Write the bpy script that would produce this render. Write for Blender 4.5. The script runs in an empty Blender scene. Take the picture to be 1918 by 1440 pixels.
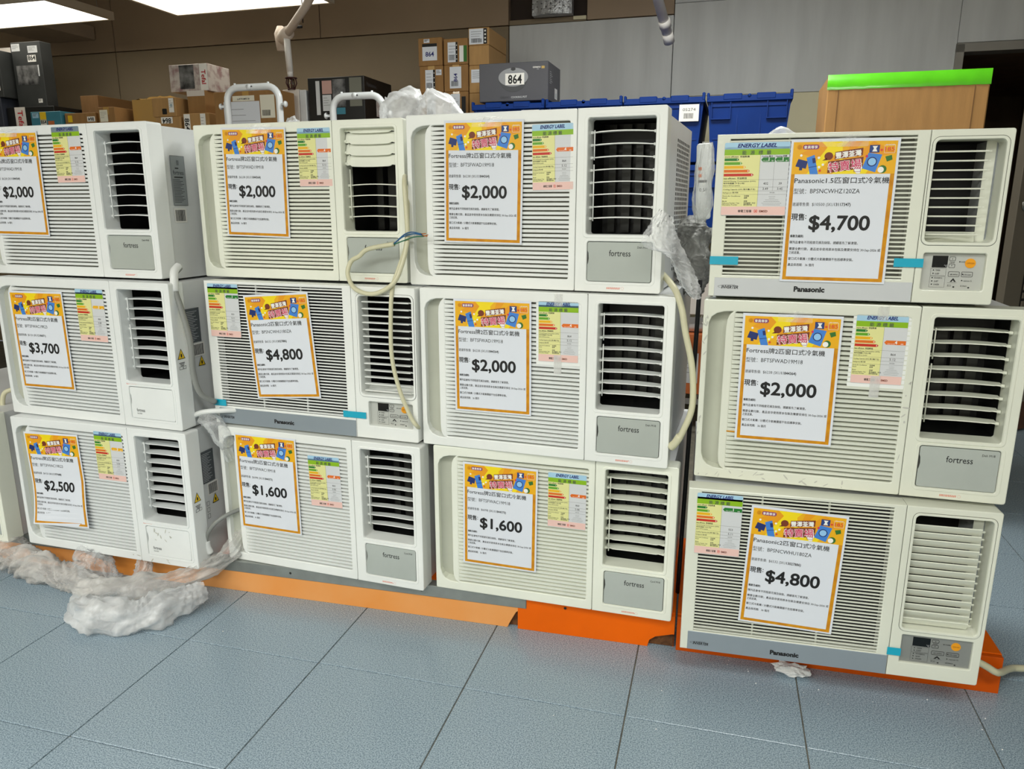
import bpy, bmesh, math, random
from mathutils import Vector, Matrix, noise
random.seed(7)
SC = bpy.context.scene
COL = SC.collection
R = math.radians

# ---------------------------------------------------------------- camera
cam_d = bpy.data.cameras.new('camera')
cam = bpy.data.objects.new('camera', cam_d); COL.objects.link(cam)
CAMZ = 1.165
cam.location = (0, 0, CAMZ)
cam.rotation_euler = (R(90 - 13.379), R(-0.07), 0)
cam_d.sensor_width = 36; cam_d.lens = 1410.75 / 1918 * 36
cam_d.clip_start = .05
SC.camera = cam

# ---------------------------------------------------------------- world and exposure
world = bpy.data.worlds.new('world'); SC.world = world; world.use_nodes = True
bg = world.node_tree.nodes['Background']
bg.inputs[0].default_value = (.75, .8, .9, 1); bg.inputs[1].default_value = .25
SC.view_settings.view_transform = 'Standard'; SC.view_settings.look = 'None'
SC.view_settings.exposure = 0.0; SC.view_settings.gamma = 1
SC.view_settings.use_curve_mapping = False
PANEL_POWER = 20.5
PANEL_COLOR = (.985, 1.0, .95)

# ---------------------------------------------------------------- frame of the shop: s along the back wall, t away from the camera, z up
YAW = R(-16.5)
Ex = Vector((math.cos(YAW), math.sin(YAW), 0)); En = Vector((-math.sin(YAW), math.cos(YAW), 0))
def W(s, t, z=0.0):
    return Ex * s + En * t + Vector((0, 0, z))

# ---------------------------------------------------------------- materials
MAT = {}
def mat(name, col, rough=.5, metal=0, var=0, vscale=8, bump=0, bscale=60, emit=None, spec=.5, trans=0, stretch=None, col2=None, vlo=.35, vhi=.65, coat=0):
    m = bpy.data.materials.new(name); m.use_nodes = True
    nt = m.node_tree; p = nt.nodes['Principled BSDF']
    p.inputs['Base Color'].default_value = (*col, 1); p.inputs['Roughness'].default_value = rough
    p.inputs['Metallic'].default_value = metal; p.inputs['Specular IOR Level'].default_value = spec
    p.inputs['Coat Weight'].default_value = coat
    if trans: p.inputs['Transmission Weight'].default_value = trans
    if emit: p.inputs['Emission Color'].default_value = (*emit[0], 1); p.inputs['Emission Strength'].default_value = emit[1]
    if var or col2 or bump:
        tc = nt.nodes.new('ShaderNodeTexCoord'); mp = nt.nodes.new('ShaderNodeMapping')
        nt.links.new(tc.outputs['Object'], mp.inputs[0])
        if stretch: mp.inputs['Scale'].default_value = stretch
    if var or col2:
        n = nt.nodes.new('ShaderNodeTexNoise'); n.inputs['Scale'].default_value = vscale; n.inputs['Detail'].default_value = 5
        nt.links.new(mp.outputs[0], n.inputs['Vector'])
        r = nt.nodes.new('ShaderNodeValToRGB'); r.color_ramp.elements[0].position = vlo; r.color_ramp.elements[1].position = vhi
        c2 = col2 if col2 else tuple(min(1, c * (1 + var)) for c in col)
        c1 = col if col2 else tuple(c * (1 - var) for c in col)
        r.color_ramp.elements[0].color = (*c1, 1); r.color_ramp.elements[1].color = (*c2, 1)
        nt.links.new(n.outputs[0], r.inputs[0]); nt.links.new(r.outputs[0], p.inputs['Base Color'])
    if bump:
        n2 = nt.nodes.new('ShaderNodeTexNoise'); n2.inputs['Scale'].default_value = bscale; n2.inputs['Detail'].default_value = 4
        nt.links.new(mp.outputs[0], n2.inputs['Vector'])
        b = nt.nodes.new('ShaderNodeBump'); b.inputs['Strength'].default_value = bump; b.inputs['Distance'].default_value = .01
        nt.links.new(n2.outputs[0], b.inputs['Height']); nt.links.new(b.outputs[0], p.inputs['Normal'])
    MAT[name] = m
    return m
def srgb(r, g, b):
    f = lambda c: (c / 255 / 12.92) if c <= 10 else ((c / 255 + .055) / 1.055) ** 2.4
    return (f(r), f(g), f(b))

mat('white_plastic', srgb(240, 242, 238), .35, var=.03, vscale=5, coat=.2)
mat('cream_plastic', srgb(238, 240, 226), .35, var=.03, vscale=5, coat=.2)
mat('cream_plastic_dimmed', srgb(226, 228, 213), .35, var=.03, vscale=5, coat=.2)  # darker copy of cream_plastic: weaker light on the rightmost stack put into the colour
mat('cool_plastic', srgb(236, 239, 238), .38, var=.03, vscale=5, coat=.2)
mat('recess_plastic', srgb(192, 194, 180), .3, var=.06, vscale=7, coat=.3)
mat('slot_grey', srgb(120, 120, 108), .7)
mat('black', srgb(12, 12, 13), .5)
mat('dark_inside', srgb(26, 27, 27), .45, var=.3, vscale=20)
mat('dark_fin', srgb(52, 52, 48), .5)
mat('seam', srgb(70, 70, 66), .7)
mat('smoke_flap', srgb(176, 182, 176), .22, var=.06, vscale=4, coat=.3)
mat('silver_strip', srgb(150, 160, 168), .35, metal=.25, var=.04, vscale=3)
mat('silver_strip_pale', srgb(205, 208, 210), .35, metal=.1, var=.03, vscale=3)
mat('control_silver', srgb(150, 152, 148), .4, metal=.3)
mat('control_pale', srgb(190, 192, 186), .4, metal=.1)
mat('case_steel', srgb(232, 234, 234), .4, metal=.1, var=.04, vscale=4)
mat('zinc', srgb(150, 155, 160), .35, metal=.6, var=.1, vscale=15)
mat('ink', srgb(18, 18, 20), .6)
mat('ink_grey', srgb(66, 66, 68), .6)
mat('ink_navy', srgb(12, 20, 110), .6)
mat('ink_red', srgb(225, 110, 80), .6)
mat('paper', srgb(226, 230, 238), .75)
mat('paper_cream', srgb(236, 232, 214), .7)
mat('orange_print', srgb(218, 152, 22), .5, col2=srgb(200, 130, 20), vscale=60, spec=.3)
mat('yellow_banner', srgb(240, 178, 10), .5)
mat('yellow_ray', srgb(248, 220, 8), .5)
mat('orange_ray', srgb(236, 158, 8), .5)
mat('purple', srgb(140, 60, 110), .5)
mat('magenta', srgb(208, 40, 96), .5)
mat('brown_print', srgb(120, 50, 25), .5)
mat('blue_print', srgb(62, 130, 215), .5)
mat('blue_pale', srgb(150, 200, 240), .5)
mat('navy_print', srgb(24, 44, 110), .5)
mat('green_print', srgb(50, 112, 40), .5)
mat('red_print', srgb(225, 75, 45), .5)
mat('white_print', srgb(245, 243, 238), .5)
mat('lab_blue', srgb(168, 208, 232), .4)
mat('lab_green', srgb(140, 186, 20), .4)
mat('lab_green2', srgb(120, 190, 60), .4)
mat('lab_yellow', srgb(230, 228, 156), .4)
mat('lab_grey', srgb(214, 216, 218), .4)
mat('lab_pink', srgb(240, 200, 190), .4)
mat('g1', srgb(30, 120, 40), .4); mat('g2', srgb(96, 165, 30), .4); mat('g3', srgb(240, 180, 10), .4)
mat('g4', srgb(228, 110, 25), .4); mat('g5', srgb(200, 40, 25), .4)
mat('cyan_tape', srgb(20, 170, 200), .25, coat=.5)
mat('power_button', srgb(240, 160, 20), .4)
mat('screen', srgb(14, 18, 20), .15)
mat('warning_yellow', srgb(240, 200, 30), .5)
mat('rating_grey', srgb(150, 156, 158), .5); mat('rating_dark', srgb(88, 94, 98), .5)
mat('cable_cream', srgb(214, 210, 178), .4, bump=.1)
mat('cable_grey', srgb(140, 142, 138), .45)
mat('cable_white', srgb(232, 234, 232), .4)
mat('cable_black', srgb(16, 16, 18), .4)
mat('copper', srgb(190, 110, 60), .35, metal=.9)
mat('wire_blue', srgb(30, 90, 140), .4); mat('wire_green', srgb(40, 110, 80), .4)
mat('floor_tile', srgb(106, 126, 140), .25, col2=srgb(172, 190, 202), vscale=330, vlo=.36, vhi=.6)
mat('grout', srgb(120, 116, 104), .9, var=.15, vscale=30)
mat('riser_peach', srgb(238, 170, 106), .45, col2=srgb(234, 148, 66), vscale=2.5, spec=.3)
mat('riser_orange', srgb(236, 102, 0), .45, var=.05, vscale=5, spec=.2)
mat('riser_orange_shaded', srgb(208, 84, 2), .45, var=.06, vscale=5, spec=.2)  # darker copy of riser_orange: shade below the overhanging unit put into the colour
mat('raw_wood', srgb(98, 62, 32), .9, var=.3, vscale=60, bump=.4, bscale=120)
mat('aluminium', srgb(150, 154, 150), .35, metal=.6, var=.08, vscale=20)
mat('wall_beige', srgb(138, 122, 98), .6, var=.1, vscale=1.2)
mat('wall_beige_upper', srgb(160, 138, 114), .6, var=.06, vscale=1.5)
mat('wall_grey', srgb(206, 208, 208), .55, var=.07, vscale=2.5, stretch=(4, 4, .5))
mat('wall_cream', srgb(222, 214, 180), .6, var=.04, vscale=3)
mat('wall_plain', srgb(200, 196, 186), .7, var=.03, vscale=2)
mat('ceiling_paint', srgb(150, 140, 126), .8, var=.05, vscale=3)
mat('joint', srgb(58, 48, 42), .9)
mat('door_frame', srgb(150, 146, 138), .6, var=.03)
mat('door_leaf', srgb(120, 112, 98), .45, var=.04, vscale=3)
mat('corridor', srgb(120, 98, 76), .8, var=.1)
mat('kick_plate', srgb(96, 60, 40), .6, var=.2, vscale=20)
mat('steel_knob', srgb(170, 170, 165), .25, metal=.9)
mat('pipe_paint', srgb(205, 190, 176), .45, var=.05)
mat('pipe_white', srgb(225, 222, 218), .4, var=.03)
mat('sprinkler_red', srgb(60, 20, 18), .5)
mat('beam_paint', srgb(176, 160, 142), .6, var=.04)
mat('lamp_frame', srgb(190, 178, 160), .45)
mat('foil', srgb(190, 192, 195), .3, metal=.4, bump=.6, bscale=50)
mat('rack_steel', srgb(170, 172, 172), .35, metal=.6)
mat('rack_black', srgb(20, 20, 22), .5)
for nm, c in (('kraft', (154, 114, 66)), ('kraft_light', (178, 138, 86)), ('kraft_dark', (130, 94, 54)), ('kraft_big', (184, 138, 82))):
    mat(nm, srgb(*c), .75, var=.07, vscale=6, stretch=(8, 1, 1), bump=.1)
mat('pack_tape', srgb(190, 150, 84), .2, coat=.5)
mat('carton_dark', srgb(50, 52, 52), .5, var=.15)
mat('carton_black', srgb(22, 22, 22), .35, var=.2, vscale=5)
mat('carton_blue', srgb(44, 48, 60), .5)
mat('carton_charcoal', srgb(84, 84, 90), .5, var=.03)
mat('carton_white', srgb(222, 214, 206), .5, var=.04)
mat('carton_teal', srgb(60, 130, 150), .5)
mat('carton_orange', srgb(200, 110, 60), .5, var=.08)
mat('carton_pink', srgb(206, 198, 192), .4, col2=srgb(158, 128, 128), vscale=22, vlo=.45)
mat('photo_grey', srgb(130, 130, 130), .4, col2=srgb(40, 40, 42), vscale=18)
mat('photo_skin', srgb(200, 160, 150), .4)
mat('green_tape', srgb(88, 190, 30), .25, var=.08, vscale=12, coat=.5)
mat('crate_blue', srgb(0, 50, 128), .5, spec=.25, var=.08, vscale=6)
mat('pot_grey', srgb(150, 152, 156), .35); mat('pot_dark', srgb(66, 68, 72), .35)
mat('tube_white', srgb(236, 240, 242), .25, coat=.4)
mat('foam', srgb(238, 238, 236), .8, bump=.5, bscale=150)
mat('gold', srgb(190, 160, 90), .4)
mat('red_tefal', srgb(190, 30, 40), .5)
mat('scuff', srgb(190, 190, 186), .7)
mat('dirt', srgb(196, 196, 186), .8)

def film(name, col, alpha, rough=.2, nscale=30, bump=.8):
    m = bpy.data.materials.new(name); m.use_nodes = True; nt = m.node_tree; nt.nodes.clear()
    o = nt.nodes.new('ShaderNodeOutputMaterial'); mx = nt.nodes.new('ShaderNodeMixShader')
    tr = nt.nodes.new('ShaderNodeBsdfTransparent'); p = nt.nodes.new('ShaderNodeBsdfPrincipled')
    p.inputs['Base Color'].default_value = (*col, 1); p.inputs['Roughness'].default_value = rough
    tc = nt.nodes.new('ShaderNodeTexCoord'); n = nt.nodes.new('ShaderNodeTexNoise'); n.inputs['Scale'].default_value = nscale
    n.inputs['Detail'].default_value = 6; n.inputs['Distortion'].default_value = 1.5
    nt.links.new(tc.outputs['Object'], n.inputs['Vector'])
    b = nt.nodes.new('ShaderNodeBump'); b.inputs['Strength'].default_value = bump; b.inputs['Distance'].default_value = .01
    nt.links.new(n.outputs[0], b.inputs['Height']); nt.links.new(b.outputs[0], p.inputs['Normal'])
    mr = nt.nodes.new('ShaderNodeMapRange'); mr.inputs[1].default_value = .35; mr.inputs[2].default_value = .65
    mr.inputs[3].default_value = max(0, alpha - .22); mr.inputs[4].default_value = min(1, alpha + .12)
    lw = nt.nodes.new('ShaderNodeLayerWeight'); lw.inputs[0].default_value = .35; ad = nt.nodes.new('ShaderNodeMath'); ad.operation = 'MULTIPLY_ADD'; ad.use_clamp = True; ad.inputs[1].default_value = .55
    nt.links.new(n.outputs[0], mr.inputs[0]); nt.links.new(lw.outputs['Facing'], ad.inputs[0]); nt.links.new(mr.outputs[0], ad.inputs[2]); nt.links.new(ad.outputs[0], mx.inputs[0])
    nt.links.new(tr.outputs[0], mx.inputs[1]); nt.links.new(p.outputs[0], mx.inputs[2]); nt.links.new(mx.outputs[0], o.inputs[0])
    MAT[name] = m
film('film_clear', (.85, .87, .88), .24, rough=.12, nscale=10, bump=.5)
film('film_milky', (.88, .89, .90), .40, rough=.18, nscale=9, bump=.5)
film('film_floor', (.78, .76, .73), .34, rough=.18, nscale=9, bump=.5)
film('film_tape', (.92, .92, .9), .28, rough=.1, nscale=8, bump=.2)
film('film_grey', (.34, .34, .32), .85, rough=.35)
mat('paint_crease', srgb(200, 200, 190), .5)

# ---------------------------------------------------------------- mesh builder
_text = {}
def text_geo(body, bold=0.0, shear=0.0, res=2):
    key = (body, bold, shear, res)
    if key not in _text:
        c = bpy.data.curves.new('t', 'FONT'); c.body = body; c.offset = bold; c.shear = shear; c.resolution_u = res; c.fill_mode = 'FRONT'
        o = bpy.data.objects.new('t', c); COL.objects.link(o)
        dg = bpy.context.evaluated_depsgraph_get()
        m = bpy.data.meshes.new_from_object(o.evaluated_get(dg))
        vs = [(v.co.x, v.co.y) for v in m.vertices]; fs = [tuple(p.vertices) for p in m.polygons]
        bpy.data.objects.remove(o); bpy.data.curves.remove(c); bpy.data.meshes.remove(m)
        if not vs: vs = [(0, 0)]
        _text[key] = (vs, fs, min(v[0] for v in vs), max(v[0] for v in vs), min(v[1] for v in vs), max(v[1] for v in vs))
    return _text[key]

class MB:
    def __init__(s): s.v = []; s.f = []; s.m = []; s.mats = []; s.sm = []
    def mi(s, name):
        if name not in s.mats: s.mats.append(name)
        return s.mats.index(name)
    def add(s, vs, fs, m, smooth=False, M=None):
        b = len(s.v); k = s.mi(m)
        s.v += [tuple(M @ Vector(v)) for v in vs] if M else [tuple(v) for v in vs]
        for f in fs: s.f.append(tuple(i + b for i in f)); s.m.append(k); s.sm.append(smooth)
        return s
    def box(s, x0, x1, y0, y1, z0, z1, m, M=None, skip=''):
        vs = [(x0, y0, z0), (x1, y0, z0), (x1, y1, z0), (x0, y1, z0), (x0, y0, z1), (x1, y0, z1), (x1, y1, z1), (x0, y1, z1)]
        F = {'b': (0, 3, 2, 1), 't': (4, 5, 6, 7), 'f': (0, 1, 5, 4), 'k': (2, 3, 7, 6), 'l': (3, 0, 4, 7), 'r': (1, 2, 6, 5)}
        return s.add(vs, [F[k] for k in F if k not in skip], m, M=M)
    def bevbox(s, x0, x1, y0, y1, z0, z1, b, m, M=None, seg=2):
        bm = bmesh.new(); bmesh.ops.create_cube(bm, size=1)
        for v in bm.verts: v.co = Vector(((x0 + x1) / 2 + v.co.x * (x1 - x0), (y0 + y1) / 2 + v.co.y * (y1 - y0), (z0 + z1) / 2 + v.co.z * (z1 - z0)))
        bmesh.ops.bevel(bm, geom=bm.edges[:], offset=b, segments=seg, affect='EDGES', profile=.5)
        s.frombm(bm, m, M); return s
    def frombm(s, bm, m, M=None, smooth=False):
        bm.verts.index_update()
        s.add([v.co[:] for v in bm.verts], [tuple(v.index for v in f.verts) for f in bm.faces], m, smooth, M); bm.free(); return s
    def poly(s, pts, y, m, M=None):            # flat polygon facing -Y, pts in x,z
        n = len(pts); a = sum(pts[i][0] * pts[(i + 1) % n][1] - pts[(i + 1) % n][0] * pts[i][1] for i in range(n))
        if a < 0: pts = pts[::-1]
        return s.add([(p[0], y, p[1]) for p in pts], [tuple(range(n))], m, M=M)
    def rect(s, x0, x1, z0, z1, y, m, M=None): return s.poly([(x0, z0), (x1, z0), (x1, z1), (x0, z1)], y, m, M)
    def ell(s, cx, cz, rx, rz, y, m, n=20, M=None):
        return s.poly([(cx + rx * math.cos(2 * math.pi * i / n), cz + rz * math.sin(2 * math.pi * i / n)) for i in range(n)], y, m, M)
    def frame(s, x0, x1, z0, z1, w, y, m, M=None):
        s.rect(x0, x1, z0, z0 + w, y, m, M); s.rect(x0, x1, z1 - w, z1, y, m, M); s.rect(x0, x0 + w, z0, z1, y, m, M); return s.rect(x1 - w, x1, z0, z1, y, m, M)
    def text(s, body, x, z, h, y, m, width=None, align='l', bold=0.0, shear=0.0, M=None, rot=0, res=2, capz=.73):
        cjk = any(ord(c) > 0x2e00 for c in body); dollar = '$' in body and bold > 0
        dbl = 0
        if cjk or dollar: dbl, bold = bold, 0
        vs, fs, a, b, c, d = text_geo(body, bold, shear, res)
        k = h; kx = k
        if width: kx = width / max(1e-6, b - a)
        w = (b - a) * kx; ox = {'l': 0, 'c': -w / 2, 'r': -w}[align]
        cr, sr = math.cos(rot), math.sin(rot)
        out = []
        for u, v in vs:
            px, pz = (u - a) * kx + ox, v * k
            out.append((x + px * cr - pz * sr, y, z + px * sr + pz * cr))
        if dbl:
            for i, (ox_, oz_) in enumerate(((-1, 0), (1, 0), (0, 1), (0, -1), (.7, .7), (-.7, .7), (.7, -.7), (-.7, -.7))):
                if cjk and i > 3: break
                s.add([(p[0] + ox_ * dbl * k, p[1] - .00001 * (i + 1), p[2] + oz_ * dbl * k) for p in out], fs, m, M=M)
        return s.add(out, fs, m, M=M)
    def tube(s, pts, r, m, n=10, cap=True, smooth=True, M=None):
        pts = [Vector(p) for p in pts]; rs = r if isinstance(r, (list, tuple)) else [r] * len(pts)
        vs = []; fs = []; up = None
        for i, p in enumerate(pts):
            d = (pts[min(i + 1, len(pts) - 1)] - pts[max(i - 1, 0)]).normalized()
            if up is None: up = d.orthogonal().normalized()
            else:
                up = (up - d * up.dot(d)); up = up.normalized() if up.length > 1e-6 else d.orthogonal().normalized()
            sd = d.cross(up)
            for j in range(n):
                a = 2 * math.pi * j / n; vs.append(p + (up * math.cos(a) + sd * math.sin(a)) * rs[i])
        for i in range(len(pts) - 1):
            for j in range(n): fs.append((i * n + j, (i + 1) * n + j, (i + 1) * n + (j + 1) % n, i * n + (j + 1) % n))
        if cap: fs.append(tuple(range(n))); fs.append(tuple(range((len(pts) - 1) * n, len(pts) * n))[::-1])
        fs = [f[::-1] for f in fs]
        return s.add(vs, fs, m, smooth, M)
    def plate(s, outline, holes, y0, y1, bev, m, M=None):     # solid plate with holes, outline in x,z, from depth y0 to y1
        c = bpy.data.curves.new('c', 'CURVE'); c.dimensions = '2D'; c.fill_mode = 'BOTH'
        for pts in [outline] + holes:
            sp = c.splines.new('POLY'); sp.points.add(len(pts) - 1); sp.use_cyclic_u = True
            for q, p in zip(sp.points, pts): q.co = (p[0], p[1], 0, 1)
        c.extrude = max(1e-5, (y1 - y0) / 2 - bev); c.bevel_depth = bev; c.bevel_resolution = 1; c.offset = -bev
        o = bpy.data.objects.new('c', c); COL.objects.link(o)
        dg = bpy.context.evaluated_depsgraph_get(); me = bpy.data.meshes.new_from_object(o.evaluated_get(dg))
        yc = (y0 + y1) / 2
        vs = [(v.co.x, yc - v.co.z, v.co.y) for v in me.vertices]; fs = [tuple(p.vertices) for p in me.polygons]
        bpy.data.objects.remove(o); bpy.data.curves.remove(c); bpy.data.meshes.remove(me)
        return s.add(vs, fs, m, M=M)
    def mesh(s, name):
        me = bpy.data.meshes.new(name); me.from_pydata(s.v, [], s.f); 
        for k in s.mats: me.materials.append(MAT[k])
        me.polygons.foreach_set('material_index', s.m); me.polygons.foreach_set('use_smooth', s.sm); me.update()
        return me
    def obj(s, name, parent=None, me=None):
        o = bpy.data.objects.new(name, me or s.mesh(name)); COL.objects.link(o)
        if parent: o.parent = parent
        return o

def link_mesh(name, me, parent=None, loc=(0, 0, 0), rot=(0, 0, 0)):
    o = bpy.data.objects.new(name, me); COL.objects.link(o); o.location = loc; o.rotation_euler = rot
    if parent: o.parent = parent
    return o
def tag(o, label=None, cat=None, group=None, kind=None):
    if label: o['label'] = label
    if cat: o['category'] = cat
    if group: o['group'] = group
    if kind: o['kind'] = kind
    return o
def empty(name, loc, rz=YAW, label=None, cat=None, group=None, kind=None):
    o = bpy.data.objects.new(name, None); COL.objects.link(o); o.location = loc; o.rotation_euler = (0, 0, rz); o.empty_display_size = .05
    return tag(o, label, cat, group, kind)
def rrect(x0, x1, z0, z1, r, n=5):
    pts = []
    for cx, cz, a in ((x1 - r, z1 - r, 0), (x0 + r, z1 - r, 90), (x0 + r, z0 + r, 180), (x1 - r, z0 + r, 270)):
        for i in range(n + 1):
            q = R(a + 90 * i / n); pts.append((cx + r * math.cos(q), cz + r * math.sin(q)))
    return pts
def spline(pts, n=8):
    P = [Vector(p) for p in pts]; P = [P[0] * 2 - P[1]] + P + [P[-1] * 2 - P[-2]]; out = []
    for i in range(1, len(P) - 2):
        for k in range(n):
            t = k / n; a, b, c, d = P[i - 1:i + 3]
            out.append(.5 * ((2 * b) + (c - a) * t + (2 * a - 5 * b + 4 * c - d) * t * t + (3 * b - a - 3 * c + d) * t ** 3))
    out.append(P[-2]); return out
def Tz(x, z, rot=0, y=0): return Matrix.Translation((x, y, z)) @ Matrix.Rotation(-rot, 4, 'Y')

# ================================================================ SETTING
def slab(name, s0, s1, t0, t1, z0, z1, m, parent=None, kind='structure'):
    b = MB(); b.box(s0, s1, t0, t1, z0, z1, m); o = b.obj(name, parent)
    if not parent: o.rotation_euler = (0, 0, YAW); tag(o, kind=kind)
    return o
# floor: grout bed with separate tiles
floor = slab('floor', -7, 4.5, -3.5, 5.0, -.06, -.004, 'grout')
extra = slab('floor', 1.12, 3.2, 5.0, 7.2, -.06, -.001, 'corridor')
TY = R(-15.3); tl = .4
tb = MB(); g = .0016
tb.bevbox(g, tl - g, g, tl - g, -.008, 0, .0009, 'floor_tile', seg=1); tile_me = tb.mesh('tile')
ct, st_ = math.cos(TY), math.sin(TY)
org = Vector((-.891, 1.855, 0))
inv = Matrix.Rotation(-YAW, 4, 'Z')
for i in range(-9, 9):
    for j in range(-6, 8):
        c = org + Vector((ct, st_, 0)) * (i * tl) + Vector((-st_, ct, 0)) * (j * tl)
        mid = c + Vector((ct - st_, st_ + ct, 0)) * .2
        s_, t_ = mid.dot(Ex), mid.dot(En)
        if t_ < .35 or t_ > 4.75 or abs(mid.x) > .75 * mid.y + .9 or (s_ > -2.2 and s_ < .3 and t_ > 2.3) or s_ < -3.4: continue
        o = link_mesh('tile', tile_me, floor); o.location = inv @ c; o.rotation_euler = (0, 0, TY - YAW)
# beyond the laid tiles the floor bed gets the same finish
slab('floor', -7, 4.5, -3.5, 5.0, -.012, -.0075, 'floor_tile')

# back wall of board panels, with a door opening
wall = empty('wall_back', W(0, 0, 0), YAW, kind='structure')
def wallpanel(s0, s1, z0, z1, m, gap=.003):
    b = MB(); b.bevbox(s0 + gap, s1 - gap, 5.0, 5.05, z0 + gap, z1 - gap, .002, m, seg=1); return b.obj('wall_panel', wall)
ZL = 2.284
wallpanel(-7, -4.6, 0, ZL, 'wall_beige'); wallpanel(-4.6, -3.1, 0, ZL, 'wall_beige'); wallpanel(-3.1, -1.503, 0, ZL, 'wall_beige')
wallpanel(-1.503, -.462, 0, ZL, 'wall_grey')
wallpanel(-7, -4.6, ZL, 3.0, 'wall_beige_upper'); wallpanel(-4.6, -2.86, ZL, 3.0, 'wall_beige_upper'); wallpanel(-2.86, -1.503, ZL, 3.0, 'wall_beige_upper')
wallpanel(-1.0, -.462, ZL, 3.0, 'wall_beige_upper')
wallpanel(-.462, 1.085, 1.815, 2.345, 'wall_grey', .001); wallpanel(-.462, 1.085, 2.345, 3.0, 'wall_grey', .001)
wallpanel(-.462, 1.085, 0, 1.815, 'wall_cream', .001)
wallpanel(1.085, 2.05, 2.04, 3.0, 'wall_grey', .001); wallpanel(2.05, 4.5, 0, 3.0, 'wall_grey', .001)
b = MB(); b.box(-7, 1.12, 5.052, 5.1, 0, 3.0, 'joint'); b.box(1.12, 2.05, 5.052, 5.1, 2.0, 3.0, 'joint'); b.box(2.05, 4.5, 5.052, 5.1, 0, 3.0, 'joint')
tag(b.obj('backing', wall))
# recess above the board edge, with a ledge
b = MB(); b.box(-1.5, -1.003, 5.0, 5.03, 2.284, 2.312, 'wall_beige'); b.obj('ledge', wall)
slab('trim_1', -1.08, -1.0, 4.985, 5.0, 2.29, 2.31, 'wall_cream')
# door frame and dark corridor
fr = empty('door_1', W(1.12, 5.0, 0), YAW, kind='structure')
b = MB(); b.box(-.04, 0, -.02, .1, 0, 2.03, 'door_frame'); b.box(.93, .97, -.02, .1, 0, 2.03, 'door_frame'); b.box(-.04, .97, -.02, .1, 1.99, 2.035, 'door_frame'); b.obj('door_frame', fr)
b = MB()
b.box(0, .93, .1, 2.1, 2.0, 2.02, 'corridor'); b.box(-.03, 0, .1, 2.1, 0, 2.02, 'corridor'); b.box(.93, .96, .1, 2.1, 0, 2.02, 'corridor'); b.box(-.03, .96, 2.1, 2.13, 0, 2.02, 'corridor')
b.obj('corridor', fr)
hx, hy = .93, -.03
import_a = math.atan2(4.27 - 4.97, 1.26 - 2.05)
b = MB()
LM = Matrix.Translation((hx, hy, 0)) @ Matrix.Rotation(import_a + math.pi, 4, 'Z')   # leaf runs from x=-L to 0 in its own frame
L_ = math.hypot(.79, .70)
b.bevbox(-L_, 0, -.02, .02, .16, 1.96, .003, 'door_leaf', M=LM); b.box(-L_, 0, -.022, .022, .01, .16, 'kick_plate', M=LM)
leaf = b.obj('door_leaf', fr)
b = MB()
b.tube([LM @ Vector((-L_ + .06, -.02, 1.17)), LM @ Vector((-L_ + .06, -.05, 1.17))], .012, 'steel_knob')
b.tube([LM @ Vector((-L_ + .06, -.05, 1.17)), LM @ Vector((-L_ + .06, -.062, 1.17)), LM @ Vector((-L_ + .06, -.085, 1.17)), LM @ Vector((-L_ + .06, -.095, 1.17))], [.016, .027, .027, .018], 'steel_knob', n=16)
b.tube([LM @ Vector((-L_ + .06, -.021, 1.17)), LM @ Vector((-L_ + .06, -.026, 1.17))], .032, 'steel_knob', n=18)
b.obj('door_handle', leaf)
b = MB()
for k in range(12): b.box(-L_ + .14, -.14, -.028, -.02, .42 + k * .042, .42 + k * .042 + .028, 'door_leaf', M=LM)
b.box(-L_ + .13, -.13, -.0215, -.0205, .4, .93, 'black', M=LM); b.obj('vent_grille', leaf)
# other walls and ceiling (outside the frame, they carry the light round the room)
slab('wall_left', -7.05, -7.0, -3.5, 5.0, 0, 3.0, 'wall_plain'); slab('wall_right', 4.5, 4.55, -3.5, 5.0, 0, 3.0, 'wall_plain')
slab('wall_front', -7, 4.5, -3.55, -3.5, 0, 3.0, 'wall_plain'); slab('ceiling', -7, 4.5, -3.5, 5.05, 3.0, 3.05, 'ceiling_paint')

# beam, pipes, duct
b = MB(); b.bevbox(-5.2, -4.76, 2.2, 4.99, 2.375, 2.47, .003, 'beam_paint', seg=1)
o = b.obj('trim_2'); o.rotation_euler = (0, 0, YAW); tag(o, kind='structure')
def pipe_pts(l): return [W(*p) for p in l]
t = empty('sprinkler_pipe', W(-2.5, 4.0, 2.09), 0, 'pale painted sprinkler pipe ending in a caged dark red sprinkler head', 'pipe')
def child_tube(root, name, pts, r, m, n=12):
    b = MB(); l0 = Vector(root.location); iv = Matrix.Rotation(-root.rotation_euler.z, 4, 'Z')
    b.tube([iv @ (Vector(p) - l0) for p in pts], r, m, n); return b.obj(name, root)
zc = 1.135
child_tube(t, 'pipe', [W(-2.5, 4.0, 2.09), W(-2.31, 3.9, 2.2), W(-1.5, 3.4, 2.75)], .022, 'pipe_paint')
child_tube(t, 'elbow', [W(-2.56, 4.05, 2.085), W(-2.54, 4.03, 2.09), W(-2.48, 3.99, 2.1)], .034, 'pipe_paint')
child_tube(t, 'valve', [W(-2.6, 4.1, 2.16), W(-2.6, 4.1, 2.12), W(-2.6, 4.1, 2.03)], [.018, .036, .026], 'pipe_paint')
child_tube(t, 'bracket', [W(-2.56, 4.1, 2.15), W(-2.46, 4.1, 2.15)], .008, 'black', 6)
child_tube(t, 'drop_pipe', [W(-2.5, 4.0, 2.09), W(-2.492, 4.0, 1.895)], .018, 'pipe_white')
child_tube(t, 'fitting', [W(-2.492, 4.0, 1.905), W(-2.491, 4.0, 1.868)], .016, 'pipe_white')
child_tube(t, 'rod', [W(-2.38, 3.98, 2.75), W(-2.38, 3.98, 2.14)], .003, 'rack_black', 5)
b = MB()
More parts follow.
